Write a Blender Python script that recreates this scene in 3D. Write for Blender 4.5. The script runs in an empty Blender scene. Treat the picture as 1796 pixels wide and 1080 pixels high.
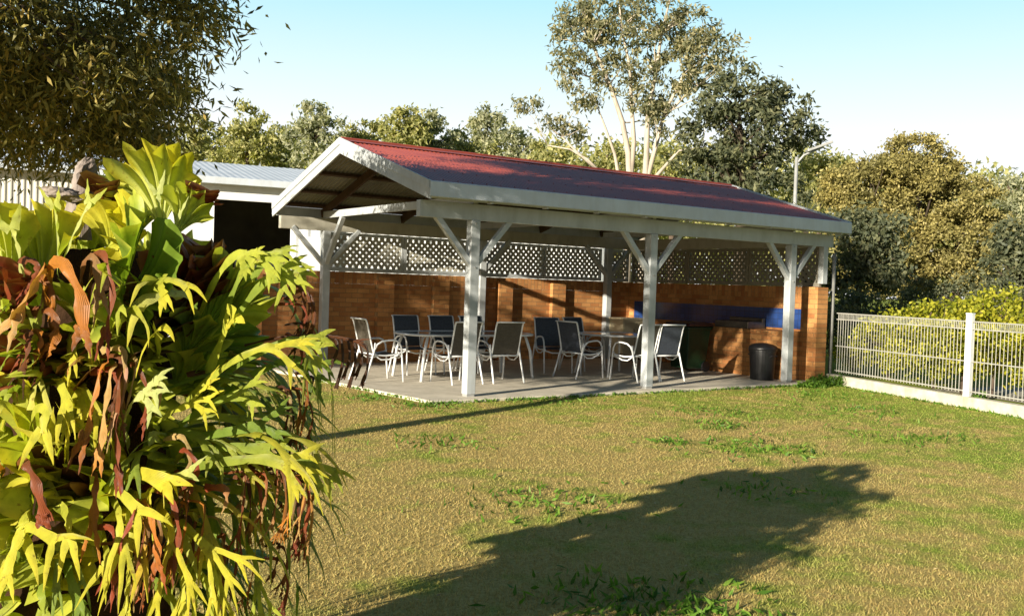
import bpy, math, random
import numpy as np
from mathutils import Vector, Matrix, Quaternion

R = math.radians
sc = bpy.context.scene
col = sc.collection
rng = np.random.default_rng(7)
random.seed(11)

# ------------------------------------------------------------------ materials
def new_mat(name):
    m = bpy.data.materials.new(name); m.use_nodes = True
    nt = m.node_tree
    return m, nt, nt.nodes['Principled BSDF'], nt.nodes['Material Output']

def N(nt, t, **kw):
    n = nt.nodes.new(t)
    for k, v in kw.items():
        if k.startswith('i_'):
            key = k[2:]
            key = int(key) if key.isdigit() else key.replace('_', ' ')
            n.inputs[key].default_value = v
        else: setattr(n, k, v)
    return n

def ramp(nt, fac, stops):
    r = N(nt, 'ShaderNodeValToRGB')
    e = r.color_ramp.elements
    while len(e) < len(stops): e.new(0.5)
    for el, (p, c) in zip(e, stops):
        el.position = p; el.color = (*c, 1)
    nt.links.new(fac, r.inputs[0])
    return r.outputs[0]

def mixc(nt, fac, a, b, mode='MIX'):
    m = N(nt, 'ShaderNodeMix', data_type='RGBA', blend_type=mode)
    for sock, val in ((m.inputs[0], fac), (m.inputs[6], a), (m.inputs[7], b)):
        if isinstance(val, (int, float)): sock.default_value = val
        elif isinstance(val, tuple): sock.default_value = (*val, 1)
        else: nt.links.new(val, sock)
    return m.outputs[2]

def coords(nt, scale=(1, 1, 1), kind='Object', rot=(0, 0, 0)):
    tc = N(nt, 'ShaderNodeTexCoord'); mp = N(nt, 'ShaderNodeMapping')
    mp.inputs['Scale'].default_value = scale; mp.inputs['Rotation'].default_value = rot
    nt.links.new(tc.outputs[kind], mp.inputs[0])
    return mp.outputs[0]

def noise(nt, vec, scale, detail=4, rough=.6):
    n = N(nt, 'ShaderNodeTexNoise'); n.inputs['Scale'].default_value = scale
    n.inputs['Detail'].default_value = detail; n.inputs['Roughness'].default_value = rough
    nt.links.new(vec, n.inputs['Vector'])
    return n.outputs['Fac']

def bump(nt, bs, h, strength=.3, dist=.01):
    b = N(nt, 'ShaderNodeBump'); b.inputs['Strength'].default_value = strength
    b.inputs['Distance'].default_value = dist
    nt.links.new(h, b.inputs['Height']); nt.links.new(b.outputs[0], bs.inputs['Normal'])

def plain(name, c1, c2=None, scale=4, rough=.6, spec=.3, metal=0, bumpy=0, stretch=(1, 1, 1), coat=0):
    m, nt, bs, out = new_mat(name)
    v = coords(nt, stretch)
    if c2 is None: c2 = tuple(x*.8 for x in c1)
    f = noise(nt, v, scale)
    nt.links.new(ramp(nt, f, [(.3, c2), (.7, c1)]), bs.inputs['Base Color'])
    bs.inputs['Roughness'].default_value = rough
    bs.inputs['Specular IOR Level'].default_value = spec
    bs.inputs['Metallic'].default_value = metal
    bs.inputs['Coat Weight'].default_value = coat
    if bumpy: bump(nt, bs, noise(nt, v, scale*6), bumpy)
    return m

def paint_mat(name, base, dirt, rough=.5):
    m, nt, bs, out = new_mat(name)
    v = coords(nt)
    vs = coords(nt, (1, 1, .25))
    a = noise(nt, vs, 9, 6); b = noise(nt, v, 2.3, 3)
    c = mixc(nt, ramp(nt, a, [(.45, (0, 0, 0)), (.8, (.5,)*3)]), base, dirt)
    c = mixc(nt, ramp(nt, b, [(.35, (0, 0, 0)), (.8, (.35,)*3)]), c, tuple(x*.7 for x in dirt))
    nt.links.new(c, bs.inputs['Base Color'])
    bs.inputs['Roughness'].default_value = rough; bs.inputs['Specular IOR Level'].default_value = .3
    bump(nt, bs, noise(nt, coords(nt, (8, 8, 1)), 12, 5), .12)
    return m

def brick_mat(name, axes):
    m, nt, bs, out = new_mat(name)
    tc = N(nt, 'ShaderNodeTexCoord'); sp = N(nt, 'ShaderNodeSeparateXYZ'); cb = N(nt, 'ShaderNodeCombineXYZ')
    nt.links.new(tc.outputs['Object'], sp.inputs[0])
    nt.links.new(sp.outputs[axes[0]], cb.inputs[0]); nt.links.new(sp.outputs[axes[1]], cb.inputs[1])
    br = N(nt, 'ShaderNodeTexBrick')
    for k, v in {'Scale': 1, 'Mortar Size': .006, 'Mortar Smooth': .2, 'Bias': 0, 'Brick Width': .24, 'Row Height': .086}.items():
        br.inputs[k].default_value = v
    br.inputs['Color1'].default_value = (.60, .30, .11, 1); br.inputs['Color2'].default_value = (.38, .155, .055, 1)
    br.inputs['Mortar'].default_value = (.30, .185, .085, 1)
    nt.links.new(cb.outputs[0], br.inputs['Vector'])
    f = noise(nt, tc.outputs['Object'], 3, 5); g = noise(nt, tc.outputs['Object'], 60, 3)
    c = mixc(nt, .55, br.outputs['Color'], ramp(nt, f, [(.3, (.5, .42, .36)), (.7, (1, 1, 1))]), 'MULTIPLY')
    c = mixc(nt, .4, c, ramp(nt, g, [(.3, (.55,)*3), (.7, (1.1,)*3)]), 'MULTIPLY')
    nt.links.new(c, bs.inputs['Base Color']); bs.inputs['Roughness'].default_value = .85
    bs.inputs['Specular IOR Level'].default_value = .15
    inv = N(nt, 'ShaderNodeMath', operation='SUBTRACT'); inv.inputs[0].default_value = 1
    nt.links.new(br.outputs['Fac'], inv.inputs[1])
    ad = N(nt, 'ShaderNodeMath', operation='MULTIPLY_ADD'); ad.inputs[1].default_value = .35
    nt.links.new(g, ad.inputs[0]); nt.links.new(inv.outputs[0], ad.inputs[2])
    bump(nt, bs, ad.outputs[0], .6, .008)
    return m

def leaf_mat(name, stops, transl=.35, rough=.5, spec=.25, patch=None):
    """leaves vary one by one and in larger patches"""
    m, nt, bs, out = new_mat(name)
    g = N(nt, 'ShaderNodeNewGeometry')
    c = ramp(nt, g.outputs['Random Per Island'], stops)
    v = coords(nt)
    c = mixc(nt, .5, c, ramp(nt, noise(nt, v, .9, 3), [(.3, (.55, .6, .6)), (.7, (1.25, 1.15, .9))]), 'MULTIPLY')
    nt.links.new(c, bs.inputs['Base Color'])
    bs.inputs['Roughness'].default_value = rough; bs.inputs['Specular IOR Level'].default_value = spec
    tr = N(nt, 'ShaderNodeBsdfTranslucent'); nt.links.new(mixc(nt, 1.0, c, (1.3, 1.4, .6), 'MULTIPLY'), tr.inputs[0])
    mx = N(nt, 'ShaderNodeMixShader'); mx.inputs[0].default_value = transl
    nt.links.new(bs.outputs[0], mx.inputs[1]); nt.links.new(tr.outputs[0], mx.inputs[2])
    nt.links.new(mx.outputs[0], out.inputs[0])
    return m

def frond_mat(name, transl=.3):
    m, nt, bs, out = new_mat(name)
    at = N(nt, 'ShaderNodeAttribute', attribute_name='Col')
    v = coords(nt)
    f = noise(nt, v, 14, 4)
    c = mixc(nt, .75, at.outputs['Color'], ramp(nt, f, [(.3, (.52, .58, .42)), (.5, (.95, .95, .9)), (.7, (1.15, 1.1, 1.0))]), 'MULTIPLY')
    # brown spotting
    sp = noise(nt, v, 45, 3)
    c = mixc(nt, ramp(nt, sp, [(.62, (0, 0, 0)), (.72, (.6,)*3)]), c, (.16, .07, .02))
    # fine veins along the frond
    w = N(nt, 'ShaderNodeMath', operation='MULTIPLY'); w.inputs[1].default_value = 70
    nt.links.new(at.outputs['Alpha'], w.inputs[0])
    s = N(nt, 'ShaderNodeMath', operation='SINE'); nt.links.new(w.outputs[0], s.inputs[0])
    c = mixc(nt, .20, c, ramp(nt, s.outputs[0], [(.0, (.7, .75, .6)), (1, (1.1,)*3)]), 'MULTIPLY')
    nt.links.new(c, bs.inputs['Base Color'])
    bs.inputs['Roughness'].default_value = .45; bs.inputs['Specular IOR Level'].default_value = .35
    ad = N(nt, 'ShaderNodeMath', operation='MULTIPLY_ADD'); ad.inputs[1].default_value = .25
    nt.links.new(s.outputs[0], ad.inputs[0]); nt.links.new(f, ad.inputs[2])
    bump(nt, bs, ad.outputs[0], .5, .006)
    tr = N(nt, 'ShaderNodeBsdfTranslucent'); nt.links.new(mixc(nt, 1.0, c, (1.2, 1.3, .5), 'MULTIPLY'), tr.inputs[0])
    mx = N(nt, 'ShaderNodeMixShader'); mx.inputs[0].default_value = transl
    nt.links.new(bs.outputs[0], mx.inputs[1]); nt.links.new(tr.outputs[0], mx.inputs[2])
    nt.links.new(mx.outputs[0], out.inputs[0])
    return m

def ground_mat():
    m, nt, bs, out = new_mat('lawn_soil')
    v = coords(nt)
    big = noise(nt, v, .45, 5, .65); mid = noise(nt, v, 2.6, 5, .65); fine = noise(nt, v, 38, 6, .75)
    dry = ramp(nt, fine, [(.25, (.19, .14, .045)), (.5, (.41, .305, .105)), (.75, (.52, .41, .16))])
    grn = ramp(nt, fine, [(.25, (.09, .12, .02)), (.55, (.26, .30, .05)), (.8, (.40, .41, .10))])
    k = N(nt, 'ShaderNodeMath', operation='ADD'); nt.links.new(big, k.inputs[0]); nt.links.new(mid, k.inputs[1])
    c = mixc(nt, ramp(nt, k.outputs[0], [(.40, (0, 0, 0)), (.64, (1, 1, 1))]), dry, grn)
    sub = N(nt, 'ShaderNodeMath', operation='MULTIPLY'); sub.inputs[1].default_value = .5
    spx = N(nt, 'ShaderNodeSeparateXYZ'); nt.links.new(v, spx.inputs[0])
    gx = N(nt, 'ShaderNodeMath', operation='MULTIPLY_ADD'); gx.inputs[1].default_value = .020; gx.inputs[2].default_value = -.025
    nt.links.new(spx.outputs['X'], gx.inputs[0])
    kk = N(nt, 'ShaderNodeMath', operation='ADD'); nt.links.new(k.outputs[0], kk.inputs[0]); nt.links.new(gx.outputs[0], kk.inputs[1])
    nt.links.new(kk.outputs[0], sub.inputs[0])
    c = mixc(nt, ramp(nt, sub.outputs[0], [(.455, (0, 0, 0)), (.575, (1, 1, 1))]), dry, grn)
    nt.links.new(c, bs.inputs['Base Color']); bs.inputs['Roughness'].default_value = .95
    bs.inputs['Specular IOR Level'].default_value = .05
    bump(nt, bs, fine, .5, .012)
    return m

M = {}
M['paint'] = paint_mat('white_paint', (.44, .465, .48), (.26, .26, .24))
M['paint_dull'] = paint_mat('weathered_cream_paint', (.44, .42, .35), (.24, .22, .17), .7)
M['paint_shaded'] = paint_mat('weathered_shaded_paint', (.24, .225, .18), (.13, .12, .09), .7)  # weathered paint darkened to carry the end lattice's shade in its colour
M['gutter'] = paint_mat('gutter_steel', (.56, .61, .67), (.45, .46, .46), .4)
M['brick_x'] = brick_mat('brick_along', ('X', 'Z'))
M['brick_y'] = brick_mat('brick_across', ('Y', 'Z'))
M['brick_sx'] = brick_mat('brick_soldier_along', ('Z', 'X'))
M['brick_sy'] = brick_mat('brick_soldier_across', ('Z', 'Y'))
M['concrete'] = plain('concrete', (.64, .57, .46), (.46, .41, .32), 3, .85, .2, bumpy=.25)
M['kerb'] = plain('kerb_concrete', (.62, .58, .46), (.40, .36, .27), 5, .9, .15, bumpy=.3)
M['roof'] = plain('red_roof_steel', (.33, .068, .036), (.25, .05, .036), 2.5, .34, .6)
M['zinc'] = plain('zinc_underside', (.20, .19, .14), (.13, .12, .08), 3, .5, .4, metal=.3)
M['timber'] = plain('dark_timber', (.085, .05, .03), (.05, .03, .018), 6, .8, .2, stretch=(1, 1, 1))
M['timber_raw'] = plain('raw_timber', (.30, .16, .07), (.2, .1, .04), 6, .8, .2)
M['frame'] = plain('white_powdercoat', (.78, .79, .80), (.66, .67, .68), 7, .35, .5)
M['fence'] = plain('fence_enamel', (.44, .43, .39), (.32, .31, .27), 6, .5, .4)
M['sling'] = plain('dark_sling_mesh', (.055, .065, .085), (.035, .042, .058), 30, .55, .35, bumpy=.2)
M['sling_b'] = plain('brown_sling_mesh', (.075, .065, .05), (.05, .043, .033), 30, .55, .35, bumpy=.2)
M['glass'] = plain('table_glass', (.30, .31, .29), (.24, .25, .24), 3, .12, .6)
M['blue'] = None
M['steel'] = plain('stainless', (.20, .18, .15), (.12, .11, .09), 8, .35, .5, metal=.7)
M['black'] = plain('black_plastic', (.012, .012, .014), (.008, .008, .009), 8, .4, .4)
M['green_plastic'] = plain('dark_green_plastic', (.008, .035, .014), (.006, .025, .01), 8, .4, .4)
M['maroon'] = plain('maroon_plastic', (.05, .014, .010), (.03, .01, .008), 8, .3, .5)
M['cream'] = plain('cream_laminate', (.72, .64, .44), (.62, .54, .36), 4, .5, .3)
M['shed'] = plain('shed_white', (.78, .79, .80), (.66, .67, .68), 1.5, .5, .3, stretch=(1, 1, .3))
M['shed_rib'] = plain('shed_beige', (.60, .58, .52), (.48, .46, .41), 1.5, .5, .3, stretch=(1, 1, .3))
M['shed_roof'] = plain('shed_roof_zinc', (.62, .64, .68), (.50, .52, .56), 1.2, .5, .4, metal=.2)
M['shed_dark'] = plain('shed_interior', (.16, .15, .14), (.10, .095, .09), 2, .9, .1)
M['grey_steel'] = plain('galvanised', (.42, .42, .41), (.32, .32, .31), 6, .5, .4, metal=.3)
M['pole'] = plain('dull_pole', (.20, .20, .19), (.13, .13, .12), 6, .6, .3)
M['bark'] = plain('grey_bark', (.16, .12, .09), (.07, .05, .04), 8, .9, .1, bumpy=.6, stretch=(1, 1, .25))
M['bark_w'] = plain('white_bark', (.54, .47, .385), (.30, .25, .20), 3, .8, .15, bumpy=.3, stretch=(1, 1, .3))
M['bark_d'] = plain('dark_bark', (.09, .07, .05), (.045, .035, .025), 8, .9, .1, bumpy=.5)
M['stump'] = plain('weathered_stump', (.34, .29, .26), (.09, .065, .05), 9, .9, .1, bumpy=.9, stretch=(1, 1, .12))
M['fibre'] = plain('dead_fern_fibre', (.055, .028, .014), (.02, .011, .006), 12, .95, .05, bumpy=1.0)
M['frond'] = frond_mat('frond_green', .38)
M['frond_dead'] = frond_mat('frond_dead', .2)
M['ground'] = ground_mat()
M['dirt'] = plain('bare_path', (.42, .38, .31), (.3, .27, .21), 2, .95, .1, bumpy=.4)

def blue_mat():
    m, nt, bs, out = new_mat('blue_glazed_tile')
    tc = N(nt, 'ShaderNodeTexCoord'); sp = N(nt, 'ShaderNodeSeparateXYZ'); cb = N(nt, 'ShaderNodeCombineXYZ')
    nt.links.new(tc.outputs['Object'], sp.inputs[0]); nt.links.new(sp.outputs['Y'], cb.inputs[0]); nt.links.new(sp.outputs['Z'], cb.inputs[1])
    br = N(nt, 'ShaderNodeTexBrick'); br.offset = 0
    for k, v in {'Scale': 1, 'Mortar Size': .004, 'Brick Width': .118, 'Row Height': .118}.items(): br.inputs[k].default_value = v
    br.inputs['Color1'].default_value = (.016, .042, .15, 1); br.inputs['Color2'].default_value = (.022, .055, .19, 1)
    br.inputs['Mortar'].default_value = (.02, .03, .06, 1)
    nt.links.new(cb.outputs[0], br.inputs['Vector']); nt.links.new(br.outputs['Color'], bs.inputs['Base Color'])
    bs.inputs['Roughness'].default_value = .18; bs.inputs['Specular IOR Level'].default_value = .6
    bump(nt, bs, noise(nt, tc.outputs['Object'], 14, 2), .25)
    return m
M['blue'] = blue_mat()

# ------------------------------------------------------------------ objects
def tag(o, label=None, cat=None, group=None, kind=None):
    if label: o['label'] = label
    if cat: o['category'] = cat
    if group: o['group'] = group
    if kind: o['kind'] = kind
    return o

def thing(name, label, cat, loc=(0, 0, 0), rz=0, group=None):
    o = bpy.data.objects.new(name, None); col.objects.link(o)
    o.location = loc; o.rotation_euler = (0, 0, rz); o.empty_display_size = .2
    return tag(o, label, cat, group)

class MB:
    def __init__(s): s.v = []; s.f = []; s.m = []; s.c = None
    def add(s, vs, fs, mi=0):
        b = len(s.v); s.v += [tuple(x) for x in vs]
        s.f += [tuple(b+i for i in f) for f in fs]; s.m += [mi]*len(fs)
    def box(s, lo, hi, mi=0):
        (a, b, c), (d, e, g) = lo, hi
        s.add([(a,b,c),(d,b,c),(d,e,c),(a,e,c),(a,b,g),(d,b,g),(d,e,g),(a,e,g)],
              [(0,3,2,1),(4,5,6,7),(0,1,5,4),(1,2,6,5),(2,3,7,6),(3,0,4,7)], mi)
    def beam(s, p, q, w, h, up=(0, 0, 1), mi=0):
        p, q, up = Vector(p), Vector(q), Vector(up)
        d = (q-p).normalized(); sd = d.cross(up)
        if sd.length < 1e-4: sd = d.cross(Vector((0, 1, 0)))
        sd.normalize(); u = sd.cross(d)
        vs = [c + sd*(i*w/2) + u*(j*h/2) for c in (p, q) for i, j in ((-1,-1),(1,-1),(1,1),(-1,1))]
        s.add(vs, [(0,1,2,3),(7,6,5,4),(0,4,5,1),(1,5,6,2),(2,6,7,3),(3,7,4,0)], mi)
    def tube(s, path, r, n=8, mi=0, cap=True):
        P = [Vector(p) for p in path]; k = len(P)
        rr = r if isinstance(r, (list, tuple)) else [r]*k
        prev = None; rings = []
        for i in range(k):
            t = (P[min(i+1, k-1)]-P[max(i-1, 0)])
            t = t.normalized() if t.length > 1e-9 else Vector((0, 0, 1))
            if prev is None:
                a = t.cross(Vector((0, 0, 1)));
                if a.length < .05: a = t.cross(Vector((1, 0, 0)))
            else: a = prev - t*prev.dot(t)
            a.normalize(); b = t.cross(a); prev = a
            rings.append([P[i] + (a*math.cos(2*math.pi*j/n) + b*math.sin(2*math.pi*j/n))*rr[i] for j in range(n)])
        vs = [x for g in rings for x in g]
        fs = [(i*n+j, i*n+(j+1) % n, (i+1)*n+(j+1) % n, (i+1)*n+j) for i in range(k-1) for j in range(n)]
        if cap: fs += [tuple(range(n-1, -1, -1)), tuple((k-1)*n+j for j in range(n))]
        s.add(vs, fs, mi)
    def lathe(s, prof, n=20, c=(0, 0, 0), mi=0, sx=1, sy=1):
        k = len(prof)
        vs = [(c[0]+r*sx*math.cos(2*math.pi*j/n), c[1]+r*sy*math.sin(2*math.pi*j/n), c[2]+z) for r, z in prof for j in range(n)]
        fs = [(i*n+j, i*n+(j+1) % n, (i+1)*n+(j+1) % n, (i+1)*n+j) for i in range(k-1) for j in range(n)]
        fs += [tuple(range(n-1, -1, -1)), tuple((k-1)*n+j for j in range(n))]
        s.add(vs, fs, mi)
    def build(s, name, mats, parent=None, smooth=False, bevel=0):
        me = bpy.data.meshes.new(name); me.from_pydata(s.v, [], s.f)
        if not isinstance(mats, (list, tuple)): mats = [mats]
        for m in mats: me.materials.append(m)
        if len(mats) > 1: me.polygons.foreach_set('material_index', s.m)
        if smooth: me.polygons.foreach_set('use_smooth', [True]*len(me.polygons))
        if s.c is not None:
            a = me.color_attributes.new('Col', 'FLOAT_COLOR', 'POINT')
            a.data.foreach_set('color', np.array(s.c, dtype=np.float32).ravel())
        me.update()
        o = bpy.data.objects.new(name, me); col.objects.link(o)
        if parent: o.parent = parent
        if bevel:
            b = o.modifiers.new('bevel', 'BEVEL'); b.width = bevel; b.segments = 2; b.limit_method = 'ANGLE'
        return o

def one(name, mats, fn, parent=None, **kw):
    m = MB(); fn(m); return m.build(name, mats, parent, **kw)

def boxo(name, mat, lo, hi, parent=None, bevel=.004):
    return one(name, mat, lambda m: m.box(lo, hi), parent, bevel=bevel)

def beamo(name, mat, p, q, w, h, parent=None, up=(0, 0, 1), bevel=.004):
    return one(name, mat, lambda m: m.beam(p, q, w, h, up), parent, bevel=bevel)

def copy_tree(o, parent=None):
    c = o.copy(); col.objects.link(c)
    c.parent = parent
    for ch in list(o.children): copy_tree(ch, c)
    return c

def raw_mesh(name, V, Fq, mat, parent=None, smooth=False):
    """V (n,3), Fq (m,4) numpy -> object"""
    me = bpy.data.meshes.new(name)
    V = np.ascontiguousarray(V, dtype=np.float32); k = Fq.shape[1]
    me.vertices.add(len(V)); me.vertices.foreach_set('co', V.ravel())
    me.loops.add(Fq.size); me.loops.foreach_set('vertex_index', Fq.astype(np.int32).ravel())
    me.polygons.add(len(Fq)); me.polygons.foreach_set('loop_start', np.arange(0, Fq.size, k, dtype=np.int32))
    me.polygons.foreach_set('loop_total', np.full(len(Fq), k, dtype=np.int32))
    me.materials.append(mat); me.update(calc_edges=True); me.validate()
    o = bpy.data.objects.new(name, me); col.objects.link(o)
    if parent: o.parent = parent
    return o

def unit(a): return a/np.maximum(np.linalg.norm(a, axis=1, keepdims=True), 1e-9)

def leaf_cards(C, L, W, hang=0., out=None, outw=0.):
    """rhombus leaves at C; hang pulls leaf axes downward, out biases them along given directions"""
    n = len(C)
    d = rng.normal(size=(n, 3)); d[:, 2] -= hang*1.5
    if out is not None: d += out*outw
    d = unit(d); s = unit(np.cross(d, rng.normal(size=(n, 3)))); nn = np.cross(d, s)
    l = (L*rng.uniform(.6, 1.25, n))[:, None]; w = (W*rng.uniform(.7, 1.2, n))[:, None]
    V = np.empty((n, 4, 3))
    V[:, 0] = C - d*l*.5; V[:, 2] = C + d*l*.5 - nn*l*.08
    V[:, 1] = C - d*l*.05 + s*w*.5 + nn*w*.15; V[:, 3] = C - d*l*.05 - s*w*.5 + nn*w*.15
    return V.reshape(-1, 3), np.arange(n*4).reshape(n, 4)

def clump_points(blobs, sub, per, sig, shell=.55):
    """blobs: (centre, radii, weight). returns leaf centres, sub-clump centres, outward directions"""
    C = []; S = []; O = []
    for (c, r, w) in blobs:
        c = np.array(c, float); r = np.array(r, float)
        k = max(3, int(sub*w))
        d = unit(rng.normal(size=(k, 3))); rad = rng.uniform(shell, 1, (k, 1))**.6
        s = c + d*r*rad
        S.append(s)
        m = max(4, int(per))
        g = rng.normal(size=(k, m, 3)); g *= (rng.uniform(.5, 1.15, (k, m, 1)))*np.array([1, 1, .75])*sig
        C.append((s[:, None, :]+g).reshape(-1, 3)); O.append(np.repeat(d, m, axis=0))
    return np.concatenate(C), np.concatenate(S), np.concatenate(O)

def branch(m, p, q, r0, r1, wig=.08, n=6, sides=6, sag=0.):
    p, q = Vector(p), Vector(q); L = (q-p).length
    pts = []; rs = []
    off = Vector((random.uniform(-1, 1), random.uniform(-1, 1), random.uniform(-.4, .4)))*L*wig
    for i in range(n+1):
        t = i/n
        pts.append(p.lerp(q, t) + off*math.sin(math.pi*t) + Vector((random.uniform(-1, 1), random.uniform(-1, 1), random.uniform(-1, 1)))*L*wig*.18*(0 < i < n)
                   + Vector((0, 0, sag*L*math.sin(math.pi*t))))
        rs.append(r0+(r1-r0)*t)
    m.tube(pts, rs, sides)
    return pts

# ------------------------------------------------------------------ camera, world, sun
cam_d = bpy.data.cameras.new('camera'); cam = bpy.data.objects.new('camera', cam_d); col.objects.link(cam)
yaw, pitch, roll = -0.5933, -0.0245, 0.0331
f = Vector((-math.sin(yaw)*math.cos(pitch), math.cos(yaw)*math.cos(pitch), math.sin(pitch)))
r0 = Vector((math.cos(yaw), math.sin(yaw), 0)); u0 = r0.cross(f)
rr_ = r0*math.cos(roll)+u0*math.sin(roll); uu_ = -r0*math.sin(roll)+u0*math.cos(roll)
mw = Matrix((rr_, uu_, -f)).transposed().to_4x4(); mw.translation = (-6.886, -11.2126, 1.5486)
cam.matrix_world = mw
cam_d.sensor_fit = 'HORIZONTAL'; cam_d.sensor_width = 36; cam_d.lens = 36*1687.8/1796
cam_d.clip_start = .05; cam_d.clip_end = 3000
sc.camera = cam

SUN_AZ, SUN_EL = R(18.8), R(14.9)         # direction the shadows fall towards, measured from +X
w = bpy.data.worlds.new('World'); sc.world = w; w.use_nodes = True
wn = w.node_tree; bg = wn.nodes['Background']
sky = wn.nodes.new('ShaderNodeTexSky'); sky.sky_type = 'NISHITA'; sky.sun_disc = False
sky.sun_elevation = SUN_EL; sky.sun_rotation = math.atan2(-math.cos(SUN_AZ), -math.sin(SUN_AZ))
sky.air_density = 1.0; sky.dust_density = 1.2; sky.ozone_density = 1.0; sky.altitude = 0
# haze: paler and brighter towards the horizon, deeper overhead
tcw = wn.nodes.new('ShaderNodeTexCoord'); spw = wn.nodes.new('ShaderNodeSeparateXYZ'); wn.links.new(tcw.outputs['Generated'], spw.inputs[0])
hz_ = ramp(wn, spw.outputs['Z'], [(0, (1, 1, 1)), (.15, (.98, 1, 1)), (.20, (.80, .97, 1)), (.28, (.50, .86, 1.0)), (.42, (.16, .40, .60)), (1, (.04, .11, .24))])
hzm = mixc(wn, 1.0, hz_, (5.5, 5.5, 5.5), 'MULTIPLY')
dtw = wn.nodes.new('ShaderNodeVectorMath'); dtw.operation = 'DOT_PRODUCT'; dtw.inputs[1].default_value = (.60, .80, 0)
wn.links.new(tcw.outputs['Generated'], dtw.inputs[0])       # added: sky dimmed away from the view direction to cut fill light
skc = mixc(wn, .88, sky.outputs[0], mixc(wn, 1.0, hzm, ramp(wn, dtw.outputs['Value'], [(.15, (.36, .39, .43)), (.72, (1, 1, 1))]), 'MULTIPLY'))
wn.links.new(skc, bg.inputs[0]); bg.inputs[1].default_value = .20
sun_d = bpy.data.lights.new('sun', 'SUN'); sun_d.energy = 11.0; sun_d.angle = R(.5); sun_d.color = (1.0, .91, .74)
sun = bpy.data.objects.new('sun', sun_d); col.objects.link(sun)
sd = Vector((math.cos(SUN_AZ)*math.cos(SUN_EL), math.sin(SUN_AZ)*math.cos(SUN_EL), -math.sin(SUN_EL)))
sun.rotation_euler = sd.to_track_quat('-Z', 'Y').to_euler(); sun.location = (-40, -14, 14)
sc.view_settings.view_transform = 'Standard'; sc.view_settings.look = 'None'
sc.view_settings.exposure = 0; sc.view_settings.gamma = 1
sc.cycles.max_bounces = 6; sc.cycles.transparent_max_bounces = 8

# ------------------------------------------------------------------ ground
GZ = -.045
def gr(m):
    m.add([(-300,-300,GZ),(600,-300,GZ),(600,600,GZ),(-300,600,GZ)], [(0,1,2,3)])
tag(one('lawn', M['ground'], gr), 'dry brown and green mown lawn in front of the shelter', 'lawn', kind='structure')
def slab(m):
    P = [(-.74,-.30),(7.52,-.20),(7.52,5.19),(-1.3,5.19)]
    m.add([(x,y,-.14) for x,y in P]+[(x,y,0) for x,y in P], [(3,2,1,0),(4,5,6,7),(0,1,5,4),(1,2,6,5),(2,3,7,6),(3,0,4,7)])
tag(one('concrete_slab', M['concrete'], slab, bevel=.012), 'pale concrete slab under the picnic shelter', 'slab', kind='structure')
def pth(m):
    m.add([(7.2,-7.5,GZ+.006),(9.6,-7.9,GZ+.006),(11.0,-1.6,GZ+.006),(8.6,-1.4,GZ+.006)], [(0,1,2,3)])
tag(one('path', M['dirt'], pth), 'grey path behind the white pool fence', 'path', kind='structure')

# grass blades: thin triangles, denser near the camera
def grass():
    n = 330000
    d = 3.6 + (rng.uniform(0, 1, n)**1.55)*14.0
    lat = rng.uniform(-.58, .62, n)*d
    fx, fy = .559, .829
    x = -6.886 + fx*d + fy*lat; y = -11.2126 + fy*d - fx*lat
    keep = ~((x > -1.0) & (x < 7.6) & (y > -.28)) & ~((x > 6.4+.315*(y+4)) & (y < 0)) & (y < 3.5)
    x, y, d = x[keep], y[keep], d[keep]; n = len(x)
    h = rng.uniform(.004, .020, n)*(1+.02*d); wd = rng.uniform(.0014, .0032, n)*(1+.09*d)
    a = rng.uniform(0, 2*np.pi, n); b = rng.uniform(0, 2*np.pi, n); ln = rng.uniform(.2, 1.5, n)*h
    V = np.empty((n, 3, 3))
    V[:, 0] = np.stack([x-np.cos(a)*wd, y-np.sin(a)*wd, np.full(n, GZ-.002)], 1)
    V[:, 1] = np.stack([x+np.cos(a)*wd, y+np.sin(a)*wd, np.full(n, GZ-.002)], 1)
    V[:, 2] = np.stack([x+np.cos(b)*ln, y+np.sin(b)*ln, GZ+h], 1)
    return V.reshape(-1, 3), np.arange(n*3).reshape(n, 3)
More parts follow.
